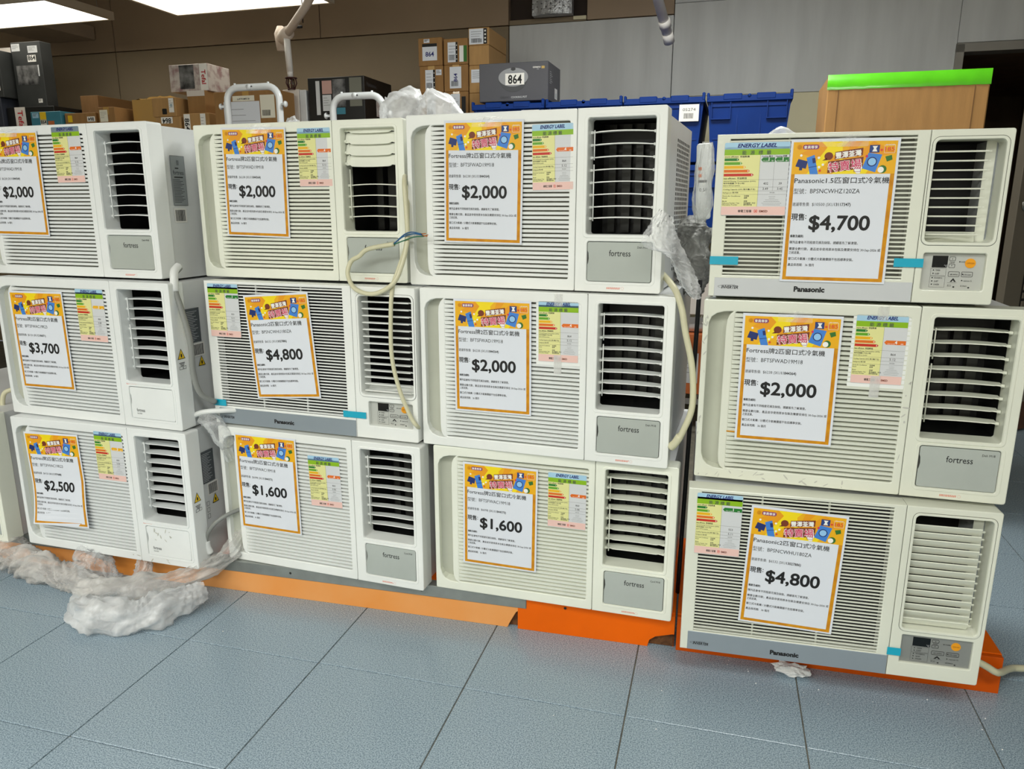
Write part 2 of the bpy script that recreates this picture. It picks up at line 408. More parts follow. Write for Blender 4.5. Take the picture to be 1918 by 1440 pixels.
c0 = W(-2.488, 4.0, 1.865) - Vector(t.location)
b.tube([c0, c0 - Vector((0, 0, .005))], .034, 'sprinkler_red', 16)
for k in range(5):
    a = 2 * math.pi * k / 5; d = Vector((math.cos(a), math.sin(a), 0))
    b.tube([c0 + d * .024, c0 + d * .03 + Vector((0, 0, -.03)), c0 + d * .016 + Vector((0, 0, -.062))], .004, 'sprinkler_red', 6)
b.tube([c0 + Vector((.02 * math.cos(k), .02 * math.sin(k), -.062)) for k in [i * .6283 for i in range(11)]], .004, 'sprinkler_red', 6)
b.tube([c0, c0 - Vector((0, 0, .03))], .007, 'steel_knob', 8); b.tube([c0 - Vector((0, 0, .03)), c0 - Vector((0, 0, .034))], .013, 'steel_knob', 10)
b.obj('sprinkler_head', t)
t = empty('drain_pipe', W(-.42, 4.3, 1.99), 0, 'white pipe with a joint collar coming down by the grey wall seam', 'pipe')
child_tube(t, 'pipe', [W(-.425, 4.3, 2.02), W(-.6, 3.6, 2.62)], .026, 'pipe_white')
child_tube(t, 'collar', [W(-.435, 4.25, 2.06), W(-.442, 4.22, 2.085)], .031, 'pipe_white')
child_tube(t, 'end_sleeve', [W(-.42, 4.32, 2.0), W(-.428, 4.28, 2.035)], .029, 'pipe_white')
# insulated duct end on the ledge
b = MB(); n_ = 24; vs = []; fs = []
for i in range(n_ + 1):
    for j in range(9):
        x = -1.33 + .25 * i / n_; z = 2.314 + .5 * j / 8
        vs.append((x, 4.93 - .03 * math.sin(math.pi * i / n_) + .012 * noise.noise(Vector((x * 25, z * 12, 1))), z))
for i in range(n_):
    for j in range(8): fs.append((i * 9 + j, (i + 1) * 9 + j, (i + 1) * 9 + j + 1, i * 9 + j + 1))
b.add(vs, fs, 'foil', True); b.box(-1.33, -1.08, 4.935, 4.99, 2.314, 2.81, 'foil')
for k in range(9):
    for j in range(14): b.ell(-1.315 + k * .028, 2.34 + j * .03 + (k % 2) * .012, .006, .003, 4.885, 'ink_grey', 6)
o = b.obj('wrapped_duct'); o.rotation_euler = (0, 0, YAW); tag(o, 'silver duct wrapped in patterned foil on the ledge high on the wall', 'duct')

# ceiling light panels
def light_panel(s0, s1, t0, t1, z, label, glow='lamp_glow'):
    r = empty('ceiling_light', W((s0 + s1) / 2, (t0 + t1) / 2, z), YAW, label, 'ceiling light', 'flat light panels hung over the shop')
    hx, hy = (s1 - s0) / 2, (t1 - t0) / 2
    b = MB(); f = .022; h = .045
    b.box(-hx, hx, -hy, -hy + f, 0, h, 'lamp_frame'); b.box(-hx, hx, hy - f, hy, 0, h, 'lamp_frame')
    b.box(-hx, -hx + f, -hy + f, hy - f, 0, h, 'lamp_frame'); b.box(hx - f, hx, -hy + f, hy - f, 0, h, 'lamp_frame'); b.box(-hx, hx, -hy, hy, h, h + .004, 'lamp_frame')
    b.obj('frame', r)
    b = MB(); b.add([(-hx + f, -hy + f, .003), (hx - f, -hy + f, .003), (hx - f, hy - f, .003), (-hx + f, hy - f, .003)], [(3, 2, 1, 0)], glow); b.obj('diffuser', r)
    for x in (-hx + .08, hx - .08):
        for y in (-hy + .05, hy - .05):
            b = MB(); b.tube([(x, y, h), (x, y, 3.0 - z)], .0015, 'rack_steel', 5); b.obj('hanger', r)
    return r
mat('lamp_glow', (1, 1, 1), .5, emit=(PANEL_COLOR, PANEL_POWER)); mat('lamp_glow_old', (1, 1, 1), .5, emit=((1, .95, .82), 3.0))
light_panel(-3.52, -2.40, 3.86, 4.38, 2.33, 'bright flat light panel hanging in front of the sprinkler pipe', 'lamp_glow_old')
light_panel(-5.16, -3.98, 3.82, 4.35, 2.33, 'bright flat light panel hanging under the beam at far left', 'lamp_glow_old')
PLABEL = 'bright flat light panel out of view above the shop floor'
for s, t in [(-3.4, -1.2), (-1.5, -1.2), (.4, -.4), (-3.6, -2.9), (-2.2, -2.9), (-.8, -2.9), (.6, -2.9), (-.25, 2.8)]:
    light_panel(s - .6, s + .6, t - .3, t + .3, 2.62, PLABEL)

# ================================================================ RISERS
t_r = R(-13.9)
def riser(name, label, s0, t0, length, h, front, top, depth=.72, strip=False, chip=None, side=None):
    r = empty(name, W(s0, t0, 0), t_r, label, 'platform')
    b = MB(); b.box(0, length, .012, depth, .002, h - .001, 'raw_wood'); b.obj('core', r)
    b = MB()
    if chip: b.plate(chip, [], -.002, .012, .001, front)
    else: b.bevbox(0, length, -.002, .012, 0, h - (.03 if strip else .0), .001, front, seg=1)
    b.obj('front_board', r)
    b = MB(); b.bevbox(0, length, .012, depth, h - .001, h + .003, .001, top, seg=1); b.obj('top_board', r)
    b = MB(); b.box(length - .004, length, .012, depth, .001, h, front); b.obj('side_board', r)
    if strip:
        b = MB(); b.bevbox(0, length, -.006, .03, h - .032, h + .0035, .0015, 'aluminium', seg=1)
        for k in range(5): b.ell(.35 + k * .42, h - .014, .004, .004, -.0063, 'black', 8)
        b.obj('metal_edge', r)
    return r
RH = .098
L0 = 1.92
riser('display_platform', 'long low faded peach platform with metal edge under the left stacks', -2.42, 1.757, L0, RH, 'riser_peach', 'riser_orange', depth=.7, strip=True,
      chip=[(0, 0), (L0 - .055, 0), (L0 - .046, .02), (L0 - .03, .05), (L0 - .008, RH - .033), (0, RH - .033)])
L1 = .432
riser('display_platform', 'short bright orange platform under the third stack of air conditioners', -.527, 1.842, L1, RH, 'riser_orange', 'riser_orange',
      chip=[(0, 0), (L1 - .07, 0), (L1 - .065, .02), (L1 - .05, .032), (L1 - .005, .045), (L1, .045), (L1, RH), (0, RH)])
riser('display_platform', 'orange platform, its front coloured as in shade, jutting out beside the rightmost stack', -.090, 1.862, .775, RH, 'riser_orange_shaded', 'riser_orange', depth=.5)

# ================================================================ AIR CONDITIONERS
def slat_geo(b, x0, x1, zs, h, pitch, m, y=.003, depth=.01, taper=0, tilt=.0015):
    for z in zs:
        xs = [(x0, pitch * .96), (x0 + taper * .4, h + (pitch - h) * .5), (x0 + taper, h), (x1, h)] if taper else [(x0, h), (x1, h)]
        vs = []; fs = []
        for x, hh in xs: vs += [(x, y, z + hh / 2 - .0004), (x, y + tilt, z - hh / 2), (x, y + depth, z - hh / 2 + .001), (x, y + depth, z + hh / 2)]
        for i in range(len(xs) - 1):
            for j in range(4): fs.append((i * 4 + j, i * 4 + (j + 1) % 4, (i + 1) * 4 + (j + 1) % 4, (i + 1) * 4 + j))
        fs += [(3, 2, 1, 0), tuple(range(len(vs) - 4, len(vs)))]
        fs = [f[::-1] for f in fs]
        b.add(vs, fs, m)
def louver_mesh(x0, x1, m, depth=.03, bow=.003, th=.0022, scallop=True, y0=.006):
    b = MB(); n = 24; vs = []; fs = []
    for i in range(n + 1):
        u = i / n; x = x0 + (x1 - x0) * u; bz = bow * math.sin(math.pi * u)
        e = 0
        if scallop:
            e = .007 * (1 - min(1, min(u, 1 - u) / .13) ** 2) + .004 * (1 - math.sin(math.pi * u)); 
            if u < .05 or u > .95: e -= .004
        vs += [(x, y0 + e, bz + th / 2), (x, y0 + e, bz - th / 2), (x, y0 + depth, bz - th / 2 + .001), (x, y0 + depth, bz + th / 2 + .001)]
    for i in range(n):
        for j in range(4): fs.append((i * 4 + j, (i + 1) * 4 + j, (i + 1) * 4 + (j + 1) % 4, i * 4 + (j + 1) % 4))
    fs += [(0, 1, 2, 3), tuple(range(n * 4, n * 4 + 4))[::-1]]
    b.add(vs, fs, m, False)
    if scallop:
        for x in (x0 - .003, x1 - .004): b.box(x, x + .007, y0 + .008, y0 + .014, -.003, .003, m)
    return b.mesh('louver')

_cache = {}
def energy_label(parent, cx, cz, y, grade, v1, v2, rot=0, w=.103, h=.153, wide=False, faded=False, backing=False):
    key = ('el', grade, v1, v2, wide, backing, faded)
    if key not in _cache:
        b = MB(); t = MB()
        x0, x1 = -w / 2, w / 2; top = h / 2; k = h / .153
        P = lambda d: top - d * k / 1000
        if backing:
            b.plate(rrect(x0 - .006, x1 + .006, -top - .008, top + .013, .002), [], .0012, .0018, .0001, 'white_plastic')
        b.plate(rrect(x0, x1, -top, top, .003), [], .0004, .001, .0001, 'lab_grey')
        yy = .0002; split = x0 + w * (.555 if not wide else .56)
        b.poly(rrect(x0 + .0005, x1 - .0005, P(15), top - .0005, .003), yy, 'lab_blue')
        b.rect(x0 + .0005, x1 - .0005, P(15), P(10), yy, 'lab_blue')
        b.rect(x0 + .0005, x1 - .0005, P(26.5), P(14.5), yy - .00004, 'lab_green' if not faded else 'lab_green2')
        b.rect(x0 + .0005, split, P(134), P(26.5), yy, 'lab_yellow')
        b.rect(x0 + .0005, x1 - .0005, P(152), P(134), yy, 'lab_pink')
        for i in range(5):
            wd = (.023, .0285, .0345, .041, .0475)[i] * (w / .103 if wide else 1); z = P(35.5 + 8 * i)
            xx = x0 + .0015
            b.poly([(xx, z - .0029 * k), (xx + wd - .003, z - .0029 * k), (xx + wd - .0008, z - .0015), (xx + wd, z), (xx + wd - .0008, z + .0015), (xx + wd - .003, z + .0029 * k), (xx, z + .0029 * k)], yy - .0001, 'g%d' % (i + 1))
            t.text(str(i + 1), xx + wd - .0035, z - .0017, .0052, yy - .0002, 'white_print', align='c', bold=.02)
        arrows = [((split + x1) / 2 + .001, (x1 - split) * .93)] if not wide else [(split + (x1 - split) * .27, (x1 - split) * .47), (split + (x1 - split) * .75, (x1 - split) * .47)]
        for ax, aw in arrows:
            z = P(35.5 + 8 * (grade - 1) + (1 if grade == 1 else 0)); hh = .0046 * k
            b.poly([(ax - aw / 2, z), (ax - aw / 2 + .004, z - hh), (ax + aw / 2, z - hh), (ax + aw / 2, z + hh), (ax - aw / 2 + .004, z + hh)], yy - .0001, 'g%d' % grade)
            t.text(str(grade), ax + .002, z - .0028, .0098, yy - .0002, 'white_print', align='c', bold=.03)
            t.text('Grade      級', ax - aw * .35, z - .0035, .003, yy - .0002, 'white_print', width=aw * .75)
        t.text('ENERGY LABEL', 0, P(10.5), .0108, yy - .0002, 'ink_navy', width=w * .6, align='c', bold=.035, shear=.25)
        for i, ch in enumerate('能源標籤'): t.text(ch, x0 + w * (.31 + .125 * i), P(25), .0095, yy - .0002, 'ink_grey', align='c', bold=.01)
        t.text('more efficient  效益較高', x0 + .002, P(31), .0042, yy - .0002, 'ink', width=w * .38, bold=.02)
        t.text('less efficient  效益較低', x0 + .002, P(76), .0042, yy - .0002, 'ink', width=w * .36, bold=.02)
        for i, (d, s, ww) in enumerate([(82, 'Annual Energy Consumption (kWh)', .5), (86.5, '每年耗電量 (千瓦小時)', .33), (91, 'based on 1200 hours operation', .26), (99, 'Cooling Capacity (kW) 製冷量(千瓦)', .5), (106, 'Refrigerant 製冷劑', .24),
                                        (113, 'Room Air Conditioner', .28), (117, 'Brand', .07), (124, 'Model', .07), (128, 'Reference Number / Year', .27), (131.5, 'Information Provider', .24)]):
            t.text(s, x0 + .002, P(d), .0036, yy - .0002, 'ink_grey', width=w * ww, bold=.01)
        for d, s in ((113, '空調機'), (117, '品牌'), (124, '型號:'), (128, '參考編號 / 年份'), (131.5, '資料提供者')): t.text(s, x0 + w * .35, P(d), .0036, yy - .0002, 'ink_grey', bold=.01)
        for d in (77.5, 93, 101, 108.5): b.rect(x0 + .001, x1 - .001, P(d) - .00015, P(d) + .00015, yy - .0001, 'ink_grey')
        b.rect(split - .00015, split + .00015, P(134), P(26.5), yy - .0001, 'ink_grey')
        if wide:
            mx = (split + x1) / 2; b.rect(mx - .00015, mx + .00015, P(101), P(26.5), yy - .0001, 'ink_grey')
            for (a, c), (d1, d2) in zip(((v1[0], v1[1]), (v2[0], v2[1])), ((88, 88), (99, 99))):
                t.text(a, split + (x1 - split) * .25, P(d1), .0068, yy - .0002, 'ink', align='c'); t.text(c, split + (x1 - split) * .75, P(d1), .0068, yy - .0002, 'ink', align='c')
            t.text('Cooling 製冷', split + .003, P(31), .0042, yy - .0002, 'ink', bold=.01); t.text('Heating 供暖', mx + .002, P(31), .0042, yy - .0002, 'ink', bold=.01)
        else:
            t.text(v1, (split + x1) / 2, P(88), .0068, yy - .0002, 'ink', align='c'); t.text(v2, (split + x1) / 2, P(99), .0072, yy - .0002, 'ink', align='c')
        t.text('R410A', (split + x1) / 2, P(106), .0036, yy - .0002, 'ink_grey', align='c')
        for d, ww in ((113, .1), (116.5, .09), (120, .2), (123.5, .24), (127, .3), (130.5, .26)): t.text('------------', (split + x1) / 2, P(d) - .001, .005, yy - .0002, 'ink_grey', align='c', width=w * ww)
        t.text('機電工程署', x0 + w * .27, P(146), .0062, yy - .0002, 'ink', width=w * .21, bold=.01)
        t.text('EMSD', x0 + w * .6, P(146), .0062, yy - .0002, 'brown_print', width=w * .13, bold=.03)
        b.poly(rrect(x0 + w * .52, x0 + w * .57, P(147), P(140.5), .001), yy - .0001, 'red_print'); b.frame(x0 + w * .53, x0 + w * .56, P(146), P(141.5), .0006, yy - .0002, 'white_print')
        if backing:   # strips of clear tape holding the label
            b.box(-.011, .011, -.0005, -.0003, top - .012, top + .018, 'film_tape'); b.box(-.011, .009, -.0005, -.0003, -top - .03, -top + .018, 'film_tape')
        _cache[key] = (b.mesh('energy_label'), t.mesh('lettering'))
    bm_, tm_ = _cache[key]
    o = link_mesh('energy_label', bm_, parent, (cx, y, cz), (0, -rot, 0))
    link_mesh('lettering', tm_, o)
    return o

def fortress_label_small(t, x, z):      # tiny red caution print under the control flap
    for k in range(2):
        xx = x
        while xx < x + .032:
            w = random.uniform(.002, .005); t.rect(xx, xx + w, z + .0025 * k, z + .0025 * k + .0014, -.0003, 'ink_red'); xx += w + .0007
    for i in range(10):
        a = i * math.pi / 5; t.ell(x + .039 + .003 * math.cos(a), z + .002 + .0035 * math.sin(a), .0005, .0005, -.0003, 'ink_red', 5)

def side_prints(t, W_, kind, bq):
    """ rating plate, barcode and caution triangle on the right side of the case; coordinates: depth y, height z """
    M = Matrix.Translation((W_ - .0145, 0, 0)) @ Matrix.Rotation(R(90), 4, 'Z')      # local x -> depth
    if kind == 'pale':
        t.rect(.09, .146, .203, .342, -.0008, 'rating_grey', M); t.frame(.09, .146, .203, .342, .0008, -.001, 'ink_grey', M)
        t.text('fortress', .118, .29, .017, -.0011, 'ink', width=.042, align='c', M=M); t.text('II', .118, .316, .02, -.0011, 'ink', align='c', M=M)
        t.rect(.106, .12, .306, .309, -.0011, 'ink', M); t.rect(.1, .135, .281, .284, -.0011, 'ink', M)
        for k in range(16): t.rect(.094, .094 + .047 * (.6 + .4 * ((k * 7) % 5) / 5), .212 + k * .0042, .2135 + k * .0042, -.001, 'ink_grey', M)
    else:
        z0, z1 = .243, .343
        t.rect(.07, .126, z0, z1, -.0008, 'rating_dark', M)
        for k in range(18): t.rect(.074, .074 + .047 * (.5 + .5 * ((k * 7) % 5) / 5), z0 + .005 + k * .005, z0 + .0062 + k * .005, -.001, 'lab_grey', M)
        if kind == 'full':
            for z in (.17,):
                t.poly([(.104, z), (.134, z), (.119, z + .03)], -.0008, 'ink', M); t.poly([(.107, z + .002), (.131, z + .002), (.119, z + .027)], -.001, 'warning_yellow', M); t.ell(.119, z + .01, .003, .006, -.0012, 'ink', 8, M)
            for z in (.15, .17, .13): t.frame(.078, .09, z, z + .014, .001, -.0009, 'ink_grey', M)
    bz = .155 if kind == 'pale' else .2
    bq.rect(.088, .136, bz, bz + .04, -.0007, 'white_print', M); x = .092
    while x < .13:
        w = random.choice((.0008, .0014, .002)); bq.rect(x, x + w, bz + .004, bz + .036, -.001, 'ink', M); x += w + random.choice((.0008, .0012))
def bezel_caution(t, W_):
    M = Matrix.Translation((W_ + .0002, 0, 0)) @ Matrix.Rotation(R(90), 4, 'Z')
    z = .208
    t.poly([(.008, z), (.038, z), (.023, z + .03)], -.0004, 'ink', M); t.poly([(.011, z + .0018), (.035, z + .0018), (.023, z + .0265)], -.0006, 'warning_yellow', M); t.ell(.023, z + .01, .003, .006, -.0008, 'ink', 8, M)
    for k in range(3): t.rect(.012 + .003 * k, .034 - .002 * k, .196 - k * .004, .198 - k * .004, -.0005, 'ink_grey', M)
    t.frame(.012, .026, .178, .187, .001, -.0005, 'ink_grey', M); t.frame(.027, .038, .178, .187, .001, -.0005, 'ink_grey', M)

def cabinet(root, W_, H, foot, perf=False, m='case_steel', y0=.05, y1=.6, vent=(.47, .64, .13, .4), fins=True):
    b = MB(); a = .016
    z0, z1 = -foot + .0006, H - .006
    if not perf: b.box(a, W_ - a, y0, y1, z0, z1, m, skip='f')
    else:
        b.box(a, W_ - a, y0, y1, z0, z1, m, skip='fr')
        M = Matrix.Translation((W_ - a, 0, 0)) @ Matrix.Rotation(R(90), 4, 'Z')
        holes = []
        for c in range(9):
            for r in range(28):
                x = y0 + .25 + c * .03; z = .03 + r * .0125
                if z + .009 < z1 - .012: holes.append([(x, z + .002), (x + .02, z), (x + .02, z + .0095), (x, z + .0095)])
        b.plate([(y0, z0), (y1, z0), (y1, z1), (y0, z1)], holes, 0, .0004, .00001, m, M=M)
        b.box(W_ - a - .008, W_ - a - .006, y0 + .2, y1 - .01, .01, z1 - .01, 'black')
    b.box(W_ - a - .001, W_ - a + .002, y0, y0 + .012, z0 + .004, z1, 'zinc')
    b.obj('cabinet', root)
    # black lining just behind the front so nothing shines through
    b = MB(); x0, x1, za, zb = vent
    yb = .2
    b.box(x0, x1, .052, yb, za, zb, 'dark_inside' if fins else 'black', skip='f')
    b.v = b.v; b.f = [f[::-1] for f in b.f]
    b.obj('outlet_duct', root)
    if not fins: return
    b = MB()
    for i in range(4):
        x = x0 + .02 + i * (x1 - x0 - .03) / 4; b.box(x, x + .018 + .004 * (i % 2), yb - .03, yb - .004, za + .004, zb - .004, 'dark_fin')
    b.box(x0 + .005, x1 - .005, yb - .05, yb - .032, zb - .05, zb - .02, 'black'); b.obj('fin', root)

def unit_root(name, label, x, y, z, yaw): return empty(name, (x, y, z), R(yaw), label, 'air conditioner', None)

def fortress(label, x, y, z, yaw, Wd=.66, H=.4259, foot=.004, plastic='white_plastic', flap='smoke', model='Deh M18', closed=(), tilt=0,
             lab=None, side=None, perf=False, slot='slot_grey', thick=False):
    r = unit_root('air_conditioner', label, x, y, z, yaw)
    k = Wd / .66; kz = H / .4259
    sx = .4488 * k
    # left grille panel with the scooped handle
    scoop = [(.066, .400), (.046, .399), (.030, .3945), (.019, .386), (.0135, .372), (.013, .34), (.0133, .08), (.0145, .058), (.02, .042), (.029, .032), (.044, .026), (.066, .024),
             (.058, .030), (.0535, .042), (.052, .06), (.0515, .2), (.0515, .362), (.053, .38), (.058, .392)]
    scoop = [(p[0] * k, p[1] * kz) for p in scoop]
    gx0, gx1, gz0, gz1 = .070 * k, .432 * k, .0275 * kz, .3995 * kz
    ck = ('fp', Wd, H, plastic)
    if ck not in _cache:
        b = MB()
        b.plate(rrect(0, sx, 0, H, .004, 2), [scoop, rrect(gx0, gx1, gz0, gz1, .004, 2)], 0, .052, .0022, plastic)
        # scoop back, a curved sheet
        n = 8; vs = []; fs = []
        for i in range(n + 1):
            u = i / n; xx = .012 * k + .056 * k * u; yy = .030 * math.sin(math.pi * (.12 + .6 * u)) + .004
            vs += [(xx, yy, .022 * kz), (xx, yy, .402 * kz)]
        for i in range(n): fs.append((2 * i, 2 * i + 2, 2 * i + 3, 2 * i + 1))
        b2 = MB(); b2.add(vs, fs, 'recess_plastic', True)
        b3 = MB(); pitch = (gz1 - gz0) / 34.5
        slat_geo(b3, gx0 - .002, gx1 + .002, [gz0 + pitch * (i + .75) for i in range(34)], pitch * .66, pitch, plastic, y=.0005, depth=.011, taper=.03 * k)
        b3.rect(gx0 - .004, gx1 + .004, gz0 - .004, gz1 + .004, .013, slot)
        # right panel: outlet opening, flap opening
        b4 = MB(); ox0, ox1, oz0, oz1 = .476 * k, .634 * k, .137 * kz, .4035 * kz
        fx0, fx1, fz0, fz1 = .4795 * k, .6375 * k, .0245 * kz, .1205 * kz
        b4.plate([(sx + .0008, 0)] + rrect(sx + .0008, Wd, 0, H, .006, 3)[-4:] + rrect(sx + .0008, Wd, 0, H, .006, 3)[:4] + [(sx + .0008, H)],
                 [rrect(ox0, ox1, oz0, oz1, .006), rrect(fx0, fx1, fz0, fz1, .006)], 0, .056, .0022, plastic)
        b4.plate(rrect(ox0 - .009, ox1 + .008, oz0 - .008, oz1 + .008, .012), [rrect(ox0 - .001, ox1 + .001, oz0 - .001, oz1 + .001, .006)], -.0018, .001, .001, plastic)
        b4.plate(rrect(fx0 - .008, fx1 + .008, fz0 - .007, fz1 + .007, .012), [rrect(fx0 - .001, fx1 + .001, fz0 - .001, fz1 + .001, .006)], -.0012, .001, .0008, plastic)
        b4.box(fx0 - .003, fx1 + .003, .006, .008, fz0 - .003, fz1 + .003, 'seam')
        b4.box(sx - .001, sx + .0015, .002, .05, .001, H - .001, 'seam')
        _cache[ck] = (b.mesh('grille_panel'), b2.mesh('handle_scoop'), b3.mesh('slats'), b4.mesh('front_panel'), louver_mesh(.478 * k, .63 * k, plastic, depth=.034, th=.0024), (ox0, ox1, oz0, oz1, fx0, fx1, fz0, fz1))
    g, sc, sl, fp, lv, (ox0, ox1, oz0, oz1, fx0, fx1, fz0, fz1) = _cache[ck]
    gp = link_mesh('grille_panel', g, r); link_mesh('handle_scoop', sc, gp); o = link_mesh('slats', sl, gp); o['kind'] = 'stuff'
    link_mesh('front_panel', fp, r)
    for i, zz in enumerate([.373, .3443, .3155, .2867, .258, .2293, .2007, .174]):
        a = tilt
        if i in closed: a = R(68)
        o = link_mesh('louver', lv, r, (0, .014, zz * kz), (0, 0, 0))
        if a:
            o.rotation_euler = (a, 0, 0); o.location.z += .012 if i in closed else 0
    b = MB()
    b.tube([(.486 * k, .024, .3 * kz), (.486 * k, .024, .168 * kz)], .0016, plastic, 6); b.tube([(.486 * k, .024, .378 * kz), (.486 * k, .024, .31 * kz)], .0016, plastic, 6); b.obj('link_rod', r)
    b = MB(); t = MB()
    fm = 'smoke_flap' if flap == 'smoke' else plastic
    e_ = .0012
    notch = [(fx0 + e_, fz1 - .02), (fx0 + e_, fz0 + .075 * kz), (fx0 + .0035, fz0 + .068 * kz), (fx0 + .0045, fz0 + .055 * kz), (fx0 + .003, fz0 + .045 * kz), (fx0 + e_, fz0 + .04 * kz)]
    out = rrect(fx0 + e_, fx1 - e_, fz0 + e_, fz1 - e_, .005)
    b.plate(out[:12] + notch[1:] + out[12:], [], .0005, .004, .0006, fm)
    fl = b.obj('control_flap', r)
    if flap == 'smoke':
        t.text('fortress', .560 * k, .0865 * kz, .0205, .0001, 'ink', width=.052 * k, align='c', bold=.004); t.text(model, .6145 * k, .1055 * kz, .0072, .0001, 'ink', width=.025 * k, align='c')
    else:
        t.text('fortress', .499 * k, .046 * kz, .014, .0001, 'ink', width=.030 * k, bold=.006); t.text('Deh R23', .500 * k, .0385 * kz, .0055, .0001, 'ink', width=.017 * k)
    t.obj('lettering', fl)
    t = MB()
    if flap == 'smoke': fortress_label_small(t, .530 * k, .0075)
    else: fortress_label_small(t, .472 * k, .1265 * kz)
    if side:
        q = MB(); bq = MB(); side_prints(q, Wd, side, bq); q.obj('rating_plate', r); bq.obj('barcode_sticker', r)
    if side == 'full':
        q = MB(); bezel_caution(q, Wd); q.obj('caution_sticker', r)
    t.obj('caution_print', r)
    cabinet(r, Wd, H, foot, perf, vent=(ox0 - .006, ox1 + .004, oz0 - .004, oz1 + .004))
    if lab: energy_label(r, lab[0], lab[1], -.0002, lab[2], lab[3], lab[4], R(lab[5]), backing=lab[6] if len(lab) > 6 else False)
    return r

def panasonic(label, x, y, z, yaw, Wd, H, foot, split, open_, inner_r, slat, strip, nsl, nlv, lzs, panel, plastic='cream_plastic', slot='black', closed=False, lab=None,
              stripm='silver_strip', ctrl='control_silver', inv=None, pan=None, recess=False, hslat=.42):
    r = unit_root('air_conditioner', label, x, y, z, yaw)
    ox0, ox1, oz0, oz1 = open_; gx0, gx1, gz0, gz1 = slat
    b = MB(); b.plate([(0, 0)] + [(0, H)] + [(split, H)] + [(split, 0)], [[(gx0, gz0), (gx0, gz1), (gx1, gz1), (gx1, gz0)]], 0, .05, .002, plastic)
    gp = b.obj('grille_panel', r)
    b = MB(); pitch = (gz1 - gz0) / nsl
    slat_geo(b, gx0 - .001, gx1 + .001, [gz0 + pitch * (i + .5) for i in range(nsl)], pitch * hslat, pitch, plastic, y=.0006, depth=.002, tilt=.0003)
    o = b.obj('slats', gp); o['kind'] = 'stuff'
    b = MB(); b.rect(gx0 - .004, gx1 + .004, gz0 - .004, gz1 + .004, .03, slot)
    for q in (.33, .68): xx = gx0 + (gx1 - gx0) * q; b.box(xx - .002, xx + .002, .009, .014, gz0, gz1, plastic)
    b.obj('grille_backing', gp)
    b = MB(); b.bevbox(strip[0], split - .001, -.0012, .004, .001, strip[1], .0008, stripm, seg=1); sp = b.obj('trim_strip', r)
    t = MB(); t.text('Panasonic', pan[0], pan[1] - .0045, .0155, -.0015, 'ink', width=pan[2], align='c', bold=.05)
    t.text('INVERTER', inv[0] + .004, inv[1] - .003, .0095, -.0015, 'ink', width=inv[2] - .004, bold=.03, shear=.3)
    sw = [(inv[0] + .034 - .037 * math.cos(a) , inv[1] + .0042 * math.sin(a) + .001) for a in [R(q) for q in range(-30, 100, 10)]]
    for p, q in zip(sw, sw[1:]): t.poly([p, q, (q[0], q[1] + .0006), (p[0], p[1] + .0006)], -.0015, 'ink')
    t.obj('lettering', sp)
    px0, px1, pz0, pz1 = panel
    holes = [rrect(ox0, ox1, oz0, oz1, .01)]
    holes.append(rrect(px0, px1, pz0, pz1, .002 if not recess else .004))
    b = MB(); b.plate([(split + .0008, 0)] + rrect(split + .0008, Wd, 0, H, .005, 3)[-4:] + rrect(split + .0008, Wd, 0, H, .005, 3)[:4] + [(split + .0008, H)], holes, 0, .056, .0022, plastic)
    b.plate(rrect(ox0 - .006, ox1 + .006, oz0 - .006, oz1 + .006, .014), [rrect(ox0 - .0005, ox1 + .0005, oz0 - .0005, oz1 + .0005, .01)], -.002, .001, .001, plastic)
    b.plate(rrect(ox0 - .007, ox1 + .007, oz0 - .007, oz1 + .007, .015), [rrect(ox0 - .0062, ox1 + .0062, oz0 - .0062, oz1 + .0062, .014)], -.0003, .0003, .00001, 'seam')
    b.box(split - .001, split + .0015, .002, .05, .001, H - .001, 'seam')
    b.obj('front_panel', r)
    # side cheek inside the opening
    b = MB(); b.add([(ox1 + .001, .05, oz0), (ox1 - .02, .058, oz0), (ox1 - .02, .058, oz1), (ox1 + .001, .05, oz1)], [(0, 1, 2, 3)], plastic)
    b.add([(ox0, .03, oz0 - .001), (inner_r, .05, oz0 + .0), (inner_r, .055, oz0 + .02), (ox0, .055, oz0 + .02)], [(0, 1, 2, 3)], plastic); b.obj('outlet_lip', r)
    lk = ('plv', Wd, closed, plastic)
    if lk not in _cache:
        lb = MB(); d = .021 if closed else .014
        x0, x1 = ox0 + .003, inner_r
        lb.bevbox(x0, x1 - .004, 0, d, -.0016, .0016, .0007, plastic, seg=1); lb.box(x1 - .006, x1 + .002, .006, .01, -.001, .001, plastic)
        _cache[lk] = lb.mesh('louver')
    for zz in lzs:
        o = link_mesh('louver', _cache[lk], r, (0, .012 if not closed else .012, zz), (R(-60) if closed else R(1), 0, 0))
    # control panel
    yc = .012 if recess else .0065
    b = MB(); b.box(px0 - .003, px1 + .003, yc, yc + .003, pz0 - .003, pz1 + .003, ctrl); cp = b.obj('control_panel', r)
    w, h = (px1 - px0), (pz1 - pz0); t = MB(); X = lambda u: px0 + u * w; Z = lambda v: pz0 + v * h; yy = yc - .0004
    def at(u0, u1, v0, v1, m, d=0): t.rect(X(u0), X(u1), Z(v0), Z(v1), yy - d, m)
    at(.17, .42, .60, .92, 'screen'); t.text('°C', X(.37), Z(.62), .006, yy - .0002, 'lab_grey')
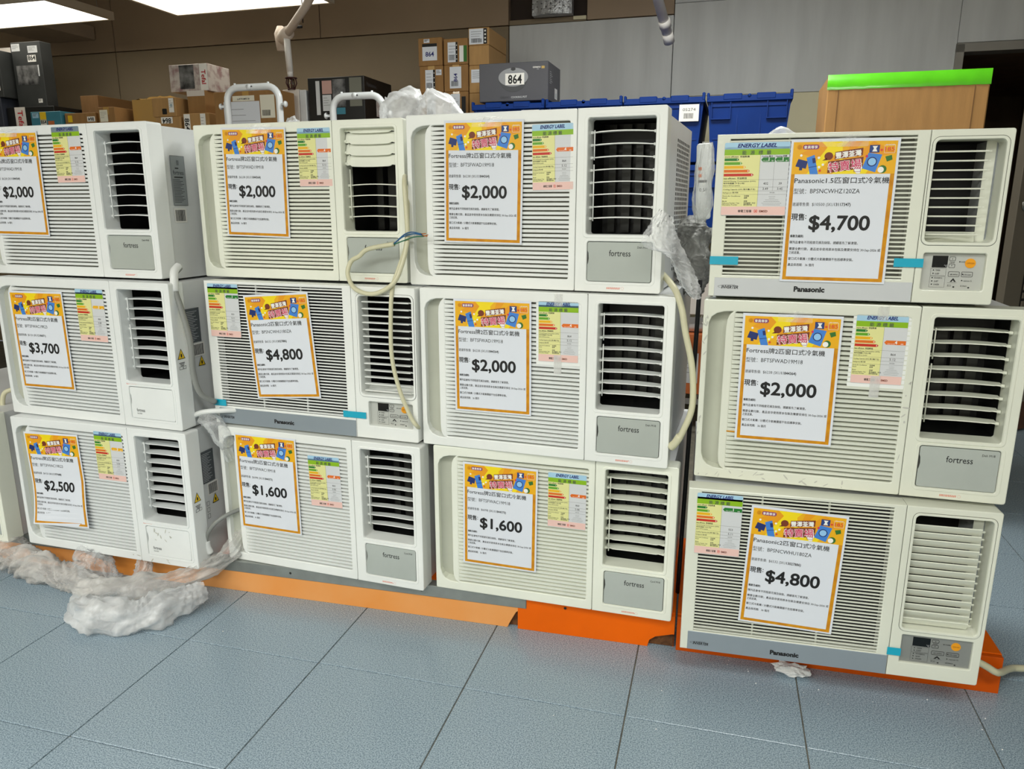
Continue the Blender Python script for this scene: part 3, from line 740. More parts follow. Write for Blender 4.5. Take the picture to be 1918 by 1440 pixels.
    for u0, u1, v0, v1, s in ((.44, .54, .79, .90, '▲'), (.44, .54, .60, .71, '▼'), (.45, .63, .36, .50, 'AIR SWING'), (.66, .84, .36, .50, 'FILTER CLEAN')):
        t.plate(rrect(X(u0), X(u1), Z(v0), Z(v1), .002), [rrect(X(u0) + .0006, X(u1) - .0006, Z(v0) + .0006, Z(v1) - .0006, .0015)], yy - .0008, yy, .00001, 'ink_grey')
        if len(s) == 1: t.poly([(X(u0 + .04), Z(v0 + .04)), (X(u0 + .06), Z(v0 + .04)), (X(u0 + .05), Z(v0 + .07))] if s == '▲' else [(X(u0 + .04), Z(v0 + .07)), (X(u0 + .06), Z(v0 + .07)), (X(u0 + .05), Z(v0 + .04))], yy - .0004, 'ink')
        else: t.text(s, X((u0 + u1) / 2), Z(v0 + .04), .0045, yy - .0004, 'ink', align='c', width=(u1 - u0) * w * .7)
    t.text('TEMP', X(.49), Z(.725), .0042, yy - .0002, 'ink', align='c'); t.text('POWER', X(.63), Z(.74), .0045, yy - .0002, 'ink', width=.07 * w)
    for u, v in ((.61, .765), (.205, .53), (.205, .44), (.2, .32), (.2, .23), (.2, .14), (.68, .43), (.68, .26)): t.ell(X(u), Z(v), .0013, .0013, yy - .0003, 'ink', 8)
    for v, s, ww in ((.505, 'TIMER', .08), (.415, 'SLEEP', .07), (.295, 'POWERFUL', .13), (.205, 'QUIET', .07), (.115, 'IONIZER', .09)): t.text(s, X(.235), Z(v), .0045, yy - .0002, 'ink', width=ww * w)
    for v0, v1 in ((.38, .58), (.06, .36)): t.frame(X(.16), X(.41), Z(v0), Z(v1), .0004, yy - .0001, 'ink_grey')
    t.poly([(X(.49), Z(.22)), (X(.54), Z(.32)), (X(.59), Z(.22)), (X(.56), Z(.22)), (X(.54), Z(.27)), (X(.52), Z(.22))], yy - .0003, 'ink'); t.rect(X(.45), X(.61), Z(.19), Z(.195), yy - .0002, 'ink_grey')
    t.text('nanoe-G', X(.71), Z(.235), .0045, yy - .0002, 'ink', width=.13 * w); t.text('ECO', X(.46), Z(.09), .0055, yy - .0002, 'ink_grey', width=.06 * w); t.text('ECONAVI', X(.67), Z(.09), .0045, yy - .0002, 'ink', width=.1 * w)
    t.ell(X(.56), Z(.08), .002, .0015, yy - .0003, 'ink', 8); t.ell(X(.8), Z(.07), .002, .0015, yy - .0003, 'ink', 8)
    t.obj('lettering', cp)
    b = MB(); rr = .0098; b.tube([(X(.78), yc, Z(.73)), (X(.78), yc - .0015, Z(.73))], rr, 'power_button', 24, smooth=False); b.text('OFF/ON', X(.78), Z(.73) - .0015, .0045, yc - .0018, 'brown_print', align='c', width=.014); b.obj('power_button', cp)
    cabinet(r, Wd, H, foot, vent=(ox0 - .006, ox1 + .004, oz0 - .004, oz1 + .004), fins=False)
    if lab: energy_label(r, lab[0], lab[1], -.0028, lab[2], lab[3], lab[4], R(lab[5]), w=lab[6], wide=lab[7])
    return r
def cyan_tape(root, x0, x1, z0, z1):
    b = MB(); b.box(x0, x1, -.0035, -.003, z0, z1, 'cyan_tape'); b.obj('blue_tape', root)

U = {}
U['At'] = fortress('white window air conditioner topmost at far left, price sign cut by frame', -1.615, 2.352, .960, -18.5, foot=.006, plastic='cool_plastic', lab=(.372, .343, 4, '864', '5.12', .5), side='pale')
U['Am'] = fortress('white window air conditioner with plain white flap and $3,700 sign', -1.569, 2.289, .530, -18.5, Wd=.655, H=.4244, foot=.0046, plastic='cool_plastic', flap='plain', lab=(.368, .322, 3, '830', '5.20', 0), side='full')
U['Ab'] = fortress('white window air conditioner at bottom with curling $2,500 sign', -1.559, 2.252, .102, -16.6, Wd=.65, H=.4244, foot=.003, plastic='cool_plastic', flap='plain', lab=(.370, .329, 3, '830', '5.20', 0), side='full')
U['Bt'] = fortress('cream window air conditioner with four shut louvers behind the cut cable loop', -.909, 2.254, .959, -18.2, foot=.004, plastic='cream_plastic', closed=(0, 1, 2, 3), lab=(.393, .332, 4, '864', '5.12', 0), model='Deh M18')
zs = [.385 - i * .0196 for i in range(14)]
U['Bm'] = panasonic('white air conditioner with grey strip and $4,800 sign, middle of second stack', -.881, 2.160, .535, -18.0, .6605, .4204, .0082, .472, (.494, .650, .125, .395), .640,
                    (.030, .446, .054, .412), (.016, .048), 42, 14, [.378 - i * .0188 for i in range(14)], (.512, .645, .037, .106), plastic='white_plastic', lab=(.0645, .337, 1, '553', '5.11', 0, .103, False),
                    inv=(.027, .020, .040), pan=(.238, .021, .066), recess=True, ctrl='control_pale')
cyan_tape(U['Bm'], -.001, .044, .054, .073); cyan_tape(U['Bm'], .434, .505, .056, .074)
U['Bb'] = fortress('white air conditioner at bottom of second stack with $1,600 sign at left', -.874, 2.148, .102, -18.5, foot=.003, plastic='white_plastic', lab=(.3576, .2916, 4, '860', '5.06', 1.5), model='Cool M18', tilt=R(-10))
U['Ct'] = fortress('white air conditioner on top of third stack with perforated grey side', -.270, 2.013, .960, -19.5, foot=.0042, plastic='white_plastic', lab=(.3897, .3173, 4, '864', '5.12', 1), perf=True)
U['Cm'] = fortress('white air conditioner amid third stack, energy label taped on with clear strips', -.242, 1.971, .530, -18.1, foot=.0012, plastic='white_plastic', lab=(.376, .328, 4, '864', '5.12', .5, True))
U['Cb'] = fortress('cream air conditioner at bottom of third stack, with $1,600 sign', -.215, 1.965, .102, -16.4, foot=.003, plastic='cream_plastic', lab=(.3756, .305, 4, '860', '5.06', 0), model='Cool M18')
U['Dt'] = panasonic('smaller white air conditioner with $4,700 sign atop the rightmost stack', .445, 1.709, .966, -16.5, .566, .348, .008, .416, (.427, .552, .126, .328), .531,
                    (.028, .392, .048, .338), (.012, .042), 32, 10, [.306 - i * .0183 for i in range(10)], (.430, .546, .028, .104), slot='slot_grey', lab=(.083, .2545, 1, ('402', '39'), ('3.49', '3.45'), 0, .134, True),
                    stripm='silver_strip_pale', ctrl='control_pale', inv=(.023, .021, .041), pan=(.2125, .0205, .063), recess=True, hslat=.42, plastic='cream_plastic_dimmed')
cyan_tape(U['Dt'], -.001, .060, .071, .089); cyan_tape(U['Dt'], .374, .430, .074, .092)
U['Dm'] = fortress('cream air conditioner in middle of rightmost stack, scuffed left edge and $2,000 sign', .439, 1.716, .532, -16.2, foot=.009, plastic='cream_plastic_dimmed', lab=(.3749, .328, 4, '864', '5.12', 0, True))
U['Db'] = panasonic('white air conditioner with grey strip, shut louvers, at bottom right over orange platform', .416, 1.661, .102, -13.3, .6605, .4204, .001, .469, (.490, .645, .123, .400), .633,
                    (.030, .444, .052, .412), (.017, .050), 43, 14, [.374 - i * .0176 for i in range(14)], (.494, .641, .037, .107), plastic='cream_plastic_dimmed', closed=True, lab=(.071, .3345, 1, '553', '5.11', 0, .103, False),
                    inv=(.026, .019, .041), pan=(.243, .0195, .065))
cyan_tape(U['Db'], .465, .494, .054, .073)
# the unit cut by the left edge of the frame
U['A0'] = fortress('air conditioner cut off by the left edge, only its bottom corner showing', -2.250, 2.456, .102, -18.5, foot=.003, plastic='cream_plastic')

def scuffs(key, spots, seed):
    rn = random.Random(seed); b = MB()
    for cx, cz, w, h, n in spots:
        for k in range(n):
            x, z = cx + rn.uniform(-w, w), cz + rn.uniform(-h, h); a = rn.uniform(0, 3.1); l = rn.uniform(.002, .009); q = rn.uniform(.0006, .0022)
            b.poly([(x + l * math.cos(a) * math.cos(u) - q * math.sin(a) * math.sin(u), z + l * math.sin(a) * math.cos(u) + q * math.cos(a) * math.sin(u)) for u in [i * math.pi / 4 for i in range(8)]], -.0002 if cz > .13 or cx < .46 else -.0004, 'dirt')
    o = b.obj('scuff_marks', U[key]); o['kind'] = 'stuff'
scuffs('Dm', [(.006, .25, .004, .15, 12), (.22, .013, .12, .008, 14), (.441, .2, .005, .14, 8), (.05, .012, .04, .006, 5)], 2)
scuffs('Ab', [(.53, .095, .03, .018, 10), (.5, .012, .1, .006, 5)], 3)
b = MB(); b.rect(.068, .092, .1165, .1195, -.0008, 'orange_print'); b.obj('orange_tag', U['Dm'])

# ================================================================ PRICE SIGNS
def sign_banner():
    if 'banner' in _cache: return _cache['banner']
    b = MB(); Z = lambda d: .1485 - d / 1000; X = lambda d: -.105 + d / 1000
    b.rect(X(5), X(205), Z(293), Z(6), -.0002, 'orange_print'); b.rect(X(12.2), X(197), Z(286), Z(71), -.0004, 'paper')
    b.rect(X(5), X(205), Z(71), Z(6), -.0005, 'yellow_banner')
    for a0, a1, m in ((100, 60, 'yellow_ray'), (60, 20, 'orange_ray'), (160, 205, 'orange_ray'), (118, 140, 'orange_ray')):
        b.poly([(X(105), Z(50)), (X(a0), Z(6)), (X(a1), Z(6 if a1 not in (20, 205) else 30))], -.0006, m)
    b.poly([(X(80), Z(6)), (X(112), Z(6)), (X(75), Z(45)), (X(50), Z(71)), (X(35), Z(71))], -.0007, 'yellow_ray'); b.poly([(X(85), Z(71)), (X(150), Z(71)), (X(160), Z(55)), (X(100), Z(58))], -.0007, 'yellow_ray')
    b.poly(rrect(X(12), X(57), Z(22), Z(10.5), .0055), -.0007, 'orange_ray'); b.poly(rrect(X(24), X(56), Z(21), Z(11.5), .0045), -.0008, 'purple'); b.ell(X(17.5), Z(16.2), .0045, .0045, -.0009, 'orange_print', 14)
    b.text('會員尊享', X(26), Z(19), .0068, -.0010, 'white_print', width=.027, bold=.015)
    # television, fridge, washing machine, small goods
    b.poly([(X(17), Z(40)), (X(36), Z(45)), (X(33), Z(60)), (X(12), Z(55))], -.0008, 'navy_print'); b.rect(X(20), X(26), Z(63), Z(57), -.0008, 'navy_print')
    b.poly([(X(33), Z(38)), (X(48), Z(32)), (X(58), Z(71)), (X(42), Z(71))], -.0009, 'blue_print'); b.poly([(X(44), Z(39)), (X(50), Z(38)), (X(52), Z(48)), (X(46), Z(49))], -.0011, 'navy_print')
    b.poly([(X(38), Z(57)), (X(55), Z(54)), (X(55.5), Z(55)), (X(38.5), Z(58))], -.0011, 'navy_print')
    b.poly([(X(152), Z(29)), (X(178), Z(33)), (X(168), Z(68)), (X(142), Z(60))], -.0008, 'blue_print'); b.ell(X(160), Z(47), .0095, .0095, -.0010, 'navy_print', 18); b.ell(X(160), Z(47), .0075, .0075, -.0011, 'blue_pale', 18)
    b.rect(X(153), X(172), Z(29), Z(14), -.0009, 'navy_print'); b.poly([(X(158), Z(27)), (X(168), Z(27)), (X(165), Z(21)), (X(168), Z(16)), (X(158), Z(16)), (X(161), Z(21))], -.0011, 'white_print')
    for k in range(4): b.rect(X(154), X(171), Z(17 + 3 * k) - .0002, Z(17 + 3 * k) + .0002, -.0010, 'blue_print')
    b.poly([(X(184), Z(37)), (X(196), Z(34)), (X(198), Z(43)), (X(188), Z(47))], -.0009, 'green_print'); b.ell(X(181), Z(62), .008, .008, -.0009, 'green_print', 14); b.ell(X(178), Z(63), .006, .006, -.0011, 'white_print', 14)
    b.ell(X(76), Z(35), .0085, .008, -.0009, 'brown_print', 14); b.poly([(X(64), Z(44)), (X(72), Z(38)), (X(74), Z(43))], -.0009, 'brown_print')
    for u, v, m in ((22, 33, 'white_print'), (57, 38, 'white_print'), (59, 57, 'white_print'), (61, 64, 'red_print'), (149, 36, 'magenta'), (176, 24, 'red_print'), (66, 52, 'white_print')): b.ell(X(u), Z(v), .0026, .0026, -.0010, m, 8)
    b.poly([(X(88), Z(27)), (X(141), Z(19)), (X(141), Z(34)), (X(88), Z(42))], -.0012, 'brown_print'); b.poly([(X(76), Z(46)), (X(143), Z(37)), (X(143), Z(60)), (X(76), Z(69))], -.0012, 'brown_print')
    b.text('豐澤荃灣', X(90), Z(39.5), .0135, -.0014, 'white_print', width=.049, bold=.03, rot=R(7))
    b.text('特賣場', X(78), Z(66.5), .0215, -.0013, 'white_print', width=.064, bold=.05, rot=R(7)); b.text('特賣場', X(78.6), Z(66), .0210, -.0015, 'magenta', width=.0625, bold=.012, rot=R(7))
    b.poly([(X(124), Z(58)), (X(143), Z(57)), (X(139), Z(70)), (X(132), Z(70))], -.0013, 'white_print'); b.frame(X(127), X(140), Z(67), Z(60), .0008, -.0014, 'purple')
    b.frame(X(181), X(201), Z(30), Z(14), .0005, -.0009, 'white_print'); b.text('185', X(191), Z(26), .0115, -.0012, 'red_print', width=.018, align='c', bold=.01); b.text('SHOP', X(191), Z(15.5), .004, -.0012, 'white_print', width=.016, align='c')
    t = MB()
    t.text('條款及細則:', X(14), Z(202), .0064, -.0007, 'ink', width=.027, bold=.02)
    for d, s, w in ((215, '陳列品會有不同程度花損及缺陷，請顧客先了解清楚。', .136), (229, '需要全數付款，產品並非使用原本包裝及需要安排在 30-Sep-2026 或', .181), (237, '之前送貨。', .023), (250, '窗口式冷氣機 / 分體式冷氣機價錢不包括標準安裝。', .130), (263, '產品保用期:   36 個月', .053)):
        t.text(s, X(14), Z(d), .0066, -.0007, 'ink_grey', width=w, bold=.01)
    t.text('型號：', X(13), Z(110.5), .0122, -.0007, 'ink_grey', width=.025); t.text('現售', X(13), Z(165), .0155, -.0007, 'ink', width=.026, bold=.018); t.text(':', X(41), Z(163), .016, -.0007, 'ink', bold=.01)
    t.text('建議零售價:', X(13), Z(136), .0082, -.0007, 'ink_grey', width=.034)
    p = {}
    for nm, curl in (('flat', 0), ('curl', 1)):
        q = MB(); n = 10; vs = []; fs = []
        for side in (0, .00025):
            for i in range(n + 1):
                z = -.1485 + .297 * i / n; u = max(0, (.5 - i / n)) * 2
                yy = side - (curl * .012 * u * u)
                vs += [(-.105, yy, z), (.105, yy - curl * .004 * math.sin(u * 3), z)]
        m_ = 2 * (n + 1)
        for i in range(n):
            fs.append((2 * i, 2 * i + 1, 2 * i + 3, 2 * i + 2)); fs.append((m_ + 2 * i, m_ + 2 * i + 2, m_ + 2 * i + 3, m_ + 2 * i + 1))
        q.add(vs, fs, 'paper'); p[nm] = q.mesh('sheet')
    _cache['banner'] = (b.mesh('picture_band'), t.mesh('small_print'), p); return _cache['banner']
_curl = {}
def curl_mesh(me):
    if me.name not in _curl:
        m2 = me.copy(); bm = bmesh.new(); bm.from_mesh(m2)
        for i in range(1, 20): bmesh.ops.bisect_plane(bm, geom=bm.verts[:] + bm.edges[:] + bm.faces[:], plane_co=(0, 0, -.1485 + .297 * i / 20), plane_no=(0, 0, 1))
        bm.to_mesh(m2); bm.free()
        for v in m2.vertices:
            u = max(0, (.5 - (v.co.z + .1485) / .297)) * 2; sx = (v.co.x + .105) / .21
            v.co.y -= .022 * u * u * (1 - .5 * sx) + .006 * math.sin(u * 3) * sx
        _curl[me.name] = m2
    return _curl[me.name]
def price_sign(key, cx, cz, rot, title, model, rrp, price, label, off=.0035, curl=False, tape=None):
    u = U[key]; M = Matrix.Translation(u.location) @ Matrix.Rotation(u.rotation_euler.z, 4, 'Z')
    r = empty('price_sign', M @ Vector((cx, -off, cz)), 0, label, 'price sign')
    r.rotation_euler = (0, -R(rot), u.rotation_euler.z)
    r.rotation_mode = 'XYZ'
    ban, sm, sheets = sign_banner()
    f = curl_mesh if curl else (lambda m: m)
    link_mesh('sheet', f(sheets['flat']), r); link_mesh('picture_band', f(ban), r); link_mesh('small_print', f(sm), r)
    t = MB(); Z = lambda d: .1485 - d / 1000; X = lambda d: -.105 + d / 1000
    t.text(title, X(13), Z(89), .0138, -.0007, 'ink', width=.166 if len(title) < 18 else .184, bold=.008)
    t.text(model, X(46), Z(110), .0128, -.0007, 'ink', width=.0885 if 'PSN' not in model else .097)
    t.text(rrp[0], X(52), Z(136), .0088, -.0007, 'ink_grey', width=.020 if len(rrp[0]) < 6 else .025); t.text('(SKU', X(75 if len(rrp[0]) < 6 else 80), Z(136), .0088, -.0007, 'ink_grey', width=.014)
    t.text(rrp[1] + ')', X(91 if len(rrp[0]) < 6 else 96), Z(136), .0088, -.0007, 'ink', width=.032, bold=.02)
    t.text(price, X(50), Z(185), .0415, -.0008, 'ink', width=.118, bold=.026, res=5)
    o = t.obj('lettering', r)
    if curl: o.data = curl_mesh(o.data)
    if tape:
        b = MB(); n = 8; x0, x1 = tape; vs = []; fs = []
        for i in range(n + 1):
            x = x0 + (x1 - x0) * i / n; vs += [(x, -.0022 - .0006 * math.sin(i * 1.7), .132), (x, .0015, .156)]
        for i in range(n): fs.append((2 * i, 2 * i + 2, 2 * i + 3, 2 * i + 1))
        b.add(vs, fs, 'film_tape', True); b.obj('clear_tape', r)
    return r
F2 = 'Fortress牌2匹窗口式冷氣機'; P2 = 'Panasonic2匹窗口式冷氣機'
AD = ('BFTSFWAD19M18', ('$6238', '11844364')); AC = ('BFTSFWAC19M18', ('$6098', '11844373')); PA = ('BPSNCWHU180ZA', ('$6532', '13027886'))
price_sign('At', .163, .264, -.5, F2, *AD, '$2,000', 'orange-framed $2,000 price sign cut by the left frame edge', tape=(-.06, .03))
price_sign('Am', .167, .2375, .8, F2, 'BFTSFWAC19R23', ('$5150', '12186071'), '$3,700', 'orange-framed paper price sign reading $3,700, middle of leftmost stack')
price_sign('Ab', .160, .236, 2.0, F2, 'BFTSFWAC19R23', ('$4150', '11977688'), '$2,500', 'curling orange-framed paper price sign reading $2,500', curl=True)
price_sign('Bt', .200, .266, -1.2, F2, *AD, '$2,000', 'orange-framed $2,000 sign left of the air conditioner louvers hanging shut', tape=(-.02, .06))
price_sign('Bm', .250, .244, 4.6, P2, *PA, '$4,800', 'tilted orange-framed $4,800 sign in the second stack', off=.004)
price_sign('Bb', .165, .263, .2, F2, *AC, '$1,600', 'orange-framed $1,600 sign at the bottom of second stack')
price_sign('Ct', .2105, .2595, -.9, F2, *AD, '$2,000', 'orange-framed $2,000 sign at the end of the cut blue wires', tape=(-.03, .05))
price_sign('Cm', .2025, .2537, .3, F2, *AD, '$2,000', 'orange-framed $2,000 sign in the middle of third stack')
price_sign('Cb', .191, .2385, -.6, F2, *AC, '$1,600', 'orange-framed $1,600 sign lowest in third stack, above bright orange platform')
price_sign('Dt', .2555, .186, -.2, 'Panasonic1.5匹窗口式冷氣機', 'BPSNCWHZ120ZA', ('$10500', '13117347'), '$4,700', 'orange-framed $4,700 price sign on the smaller top right air conditioner', off=.004, tape=(-.05, .045))
price_sign('Dm', .192, .2495, 0, F2, *AD, '$2,000', 'orange-framed $2,000 sign in rightmost stack of air conditioners', tape=(-.03, .042))
price_sign('Db', .242, .240, -2.2, P2, *PA, '$4,800', 'orange-framed $4,800 sign at the bottom right of the display', off=.004)
#MORE

# ================================================================ CABLES AND PLASTIC FILM AROUND THE STACKS
def cable(name, label, pts, r, m, n=8, extra=None, cat='cable', loops=7):
    P = [W(*p) for p in pts]; root = P[0]
    b = MB(); b.tube(spline([p - root for p in P], loops), r, m, n)
    o = b.obj(name); o.location = root; tag(o, label, cat)
    if extra:
        for nm, pts2, r2, m2 in extra:
            q = MB(); q.tube(spline([W(*p) - root for p in pts2], 5), r2, m2, 8); q.obj(nm, o)
    return o
cable('power_cable', 'cut cream cable looping over the second and third stacks, wires bare',
      [(-0.8696, 1.930, 1.2409), (-0.8457, 1.870, 1.2354), (-0.8309, 1.835, 1.2114), (-0.8256, 1.830, 1.1444), (-0.8233, 1.825, 1.0768), (-0.8335, 1.805, 1.0099), (-0.8547, 1.792, 0.9647), (-0.9081, 1.790, 0.9387), (-0.9657, 1.800, 0.9486), (-0.9969, 1.820, 0.9840), (-0.9911, 1.830, 1.0180), (-0.9664, 1.830, 1.0324), (-0.9386, 1.830, 1.0519), (-0.8589, 1.820, 1.0668)], .0062, 'cable_cream', 10,
      extra=[('blue_wire', [(-0.8589, 1.820, 1.0679), (-0.8319, 1.817, 1.0854), (-0.8000, 1.814, 1.0937), (-0.7753, 1.811, 1.0907)], .0016, 'wire_blue'),
             ('green_wire', [(-0.8589, 1.820, 1.0658), (-0.8289, 1.817, 1.0762), (-0.8000, 1.814, 1.0855), (-0.7712, 1.811, 1.0877)], .0016, 'wire_green'),
             ('dark_wire', [(-0.8589, 1.820, 1.0668), (-0.8289, 1.817, 1.0905), (-0.8051, 1.814, 1.0977), (-0.7773, 1.811, 1.0938)], .0016, 'wire_blue'),
             ('copper_end', [(-0.7753, 1.811, 1.0907), (-0.7606, 1.810, 1.0877)], .0012, 'copper'), ('copper_end', [(-0.7712, 1.811, 1.0877), (-0.7586, 1.810, 1.0918)], .0012, 'copper'), ('copper_end', [(-0.7773, 1.811, 1.0938), (-0.7647, 1.810, 1.0948)], .0012, 'copper')])
cable('power_cable', 'cream cable hanging down in front of the black louvered outlet',
      [(-0.8620, 1.930, 1.2192), (-0.8406, 1.875, 1.2019), (-0.8292, 1.845, 1.1495), (-0.8323, 1.838, 1.0669), (-0.8453, 1.815, 1.0049), (-0.8600, 1.803, 0.9533), (-0.8642, 1.795, 0.8695), (-0.8618, 1.790, 0.7698), (-0.8427, 1.790, 0.6833), (-0.8134, 1.792, 0.6103), (-0.7989, 1.800, 0.5835), (-0.8171, 1.860, 0.5589)], .0058, 'cable_cream', 10)
cable('power_cable', 'grey cable with white sleeve hanging down beside leftmost stack',
      [(-1.508, 1.79, .992), (-1.506, 1.765, .975), (-1.502, 1.755, .935), (-1.487, 1.755, .879), (-1.470, 1.757, .788), (-1.474, 1.762, .695), (-1.466, 1.775, .632), (-1.446, 1.81, .60)], .008, 'cable_grey', 10,
      extra=[('white_sleeve', [(-1.51, 1.79, .998), (-1.508, 1.768, .985), (-1.504, 1.758, .965), (-1.502, 1.754, .930)], .0115, 'cable_white')])
cable('power_cable', 'white cable running level out of the middle left air conditioner', [(-1.513, 1.79, .556), (-1.495, 1.785, .566), (-1.47, 1.79, .574), (-1.42, 1.80, .579), (-1.38, 1.83, .576)], .0078, 'cable_white', 10)
cable('power_cable', 'short grey cable and pale plug low beside the $2,500 air conditioner',
      [(-1.395, 1.85, .262), (-1.43, 1.80, .252), (-1.458, 1.775, .231), (-1.482, 1.765, .198), (-1.49, 1.765, .17)], .0062, 'cable_grey', 10,
      extra=[('plug', [(-1.49, 1.765, .172), (-1.489, 1.765, .155), (-1.484, 1.77, .132)], .0115, 'cable_white')])
cable('power_cable', 'cream cable hanging in the gap at the left edge of frame', [(-2.262, 1.845, .575), (-2.29, 1.83, .55), (-2.300, 1.825, .438), (-2.302, 1.825, .325), (-2.306, 1.825, .209), (-2.306, 1.82, .125), (-2.28, 1.83, .10)], .0075, 'cable_cream', 10)
cable('power_cable', 'thick cream cable bowing down in the gap right of third stack',
      [(-.175, 1.90, 1.0), (-.15, 1.84, .985), (-.132, 1.81, .965), (-.117, 1.80, .927), (-.107, 1.80, .877), (-.086, 1.80, .788), (-.081, 1.80, .696), (-.098, 1.80, .635), (-.113, 1.805, .602)], .0078, 'cable_cream', 10,
      extra=[('rubber_boot', [(-.106, 1.803, .618), (-.117, 1.806, .598), (-.128, 1.81, .585)], .0105, 'cable_cream')])
cable('power_cable', 'thin black cable hanging straight in the gap beside rightmost stack', [(-.088, 1.99, .98), (-.09, 1.99, .8), (-.094, 1.99, .5), (-.1, 1.99, .1)], .006, 'cable_black', 8)
cable('power_cable', 'cream cable trailing off right past the orange platform corner', [(.585, 1.845, .115), (.618, 1.85, .103), (.636, 1.85, .095), (.664, 1.86, .078), (.71, 1.93, .051), (.756, 1.97, .036), (.95, 2.04, .012), (1.3, 2.15, .009)], .0085, 'cable_cream', 10)

def crumple(name, label, pts, radii, m, amp=.35, seed=0, nseg=60, nrad=40, flat=1.0, fr=38, cat='plastic film', fine=.5):
    """ a gathered sleeve of thin film: long soft pleats along the path, pinched and creased across it """
    P = [W(*p) for p in pts]; root = P[0]; C = spline([p - root for p in P], max(3, nseg // (len(P) - 1)))
    n = len(C); vs = []; fs = []; L = sum((C[i + 1] - C[i]).length for i in range(n - 1)); run = 0
    for i, c in enumerate(C):
        if i: run += (C[i] - C[i - 1]).length
        d = (C[min(i + 1, n - 1)] - C[max(0, i - 1)]).normalized(); u = Vector((0, 0, 1)) - d * d.z
        if u.length < .2: u = En - d * En.dot(d)
        u = u.normalized(); sd = d.cross(u)
        q = i / (n - 1) * (len(radii) - 1); k = min(int(q), len(radii) - 2); r = radii[k] + (radii[k + 1] - radii[k]) * (q - k)
        pinch = 1 + .28 * noise.noise(Vector((run * 16, seed, 0)))
        for j in range(nrad):
            a = 2 * math.pi * j / nrad; ca, sa = math.cos(a), math.sin(a)
            tw = a + 2.2 * noise.noise(Vector((run * 5, seed, 5))); wv = Vector((math.cos(tw) * 1.5, math.sin(tw) * 1.5, run * 6.5 + seed))
            pl = 1 - 2.2 * abs(noise.noise(wv * 1.7)); cr = 1 - 2 * abs(noise.noise(wv * 3.7 + Vector((9, 3, seed)))); fi = 1 - 2 * abs(noise.noise(wv * 8 + Vector((2, 7, seed))))
            f = pinch * (.66 + amp * (.7 * pl + .26 * cr + .06 * fi))
            p = c + (u * sa * flat + sd * ca) * r * f + d * r * .25 * amp * cr
            w = root + p
            if w.z < .0015: p.z = .0015 - root.z + .003 * max(0, fi)
            vs.append(p)
    for i in range(n - 1):
        for j in range(nrad): fs.append((i * nrad + j, i * nrad + (j + 1) % nrad, (i + 1) * nrad + (j + 1) % nrad, (i + 1) * nrad + j))
    b = MB(); b.add(vs, fs, m, True); o = b.obj(name); o.location = root
    return tag(o, label, cat)
def sheet(name, label, grid, m, sub=14, amp=.006, seed=0):
    """ a loose sheet of film through a grid of (s, t, z) points """
    rows = [[W(*p) for p in r] for r in grid]; root = rows[0][0]
    rows = [spline([p - root for p in r], sub) for r in rows]; cols = [spline([rows[i][j] for i in range(len(rows))], sub) for j in range(len(rows[0]))]
    nc, nr = len(cols), len(cols[0]); vs = []; fs = []
    for j in range(nc):
        for i in range(nr):
            p = cols[j][i]; f = 1 - 2 * abs(noise.noise(Vector((j * .16 + i * .05, i * .07, seed)))); g = 1 - 2 * abs(noise.noise(Vector((j * .4, i * .3, seed + 4))))
            vs.append(p + En * -amp * (f + .35 * g) + Ex * amp * .5 * g)
    for j in range(nc - 1):
        for i in range(nr - 1): fs.append((j * nr + i, (j + 1) * nr + i, (j + 1) * nr + i + 1, j * nr + i + 1))
    b = MB(); b.add(vs, fs, m, True); o = b.obj(name); o.location = root
    return tag(o, label, cat='plastic film')
crumple('plastic_sleeve', 'long crumpled clear film sleeve along the front of the peach platform', [(-2.33, 1.755, .075), (-2.22, 1.71, .06), (-2.08, 1.68, .045), (-1.92, 1.665, .035), (-1.8, 1.64, .03)], [.04, .06, .048, .045, .04, .03], 'film_floor', amp=.5, seed=3, nseg=110)
crumple('plastic_sleeve', 'twisted grey film sleeve pulled down from between the first two stacks', [(-1.42, 1.86, .19), (-1.44, 1.80, .12), (-1.50, 1.72, .085), (-1.60, 1.66, .06), (-1.70, 1.60, .05), (-1.80, 1.585, .04)], [.022, .03, .026, .03, .042, .05, .04], 'film_floor', amp=.5, seed=9, nseg=110)
crumple('plastic_bag', 'bunched clear plastic bag on the floor tiles in front of platform', [(-1.765, 1.545, .03), (-1.70, 1.50, .04), (-1.61, 1.51, .04), (-1.54, 1.55, .035), (-1.49, 1.625, .045), (-1.455, 1.69, .05)], [.02, .052, .06, .052, .05, .045, .03], 'film_milky', amp=.45, seed=5, nseg=120, nrad=34)
crumple('plastic_sleeve', 'loose film scrap hanging over the peach platform edge', [(-1.93, 1.735, .11), (-1.90, 1.715, .08), (-1.84, 1.70, .05), (-1.78, 1.69, .03)], [.02, .045, .04, .03], 'film_clear', amp=.6, seed=14, nseg=60)
crumple('plastic_sleeve', 'small strip of film behind the bottom left air conditioner corner', [(-1.71, 1.745, .10), (-1.71, 1.735, .06), (-1.72, 1.72, .03)], [.018, .022, .02], 'film_clear', amp=.6, seed=24, nseg=30)
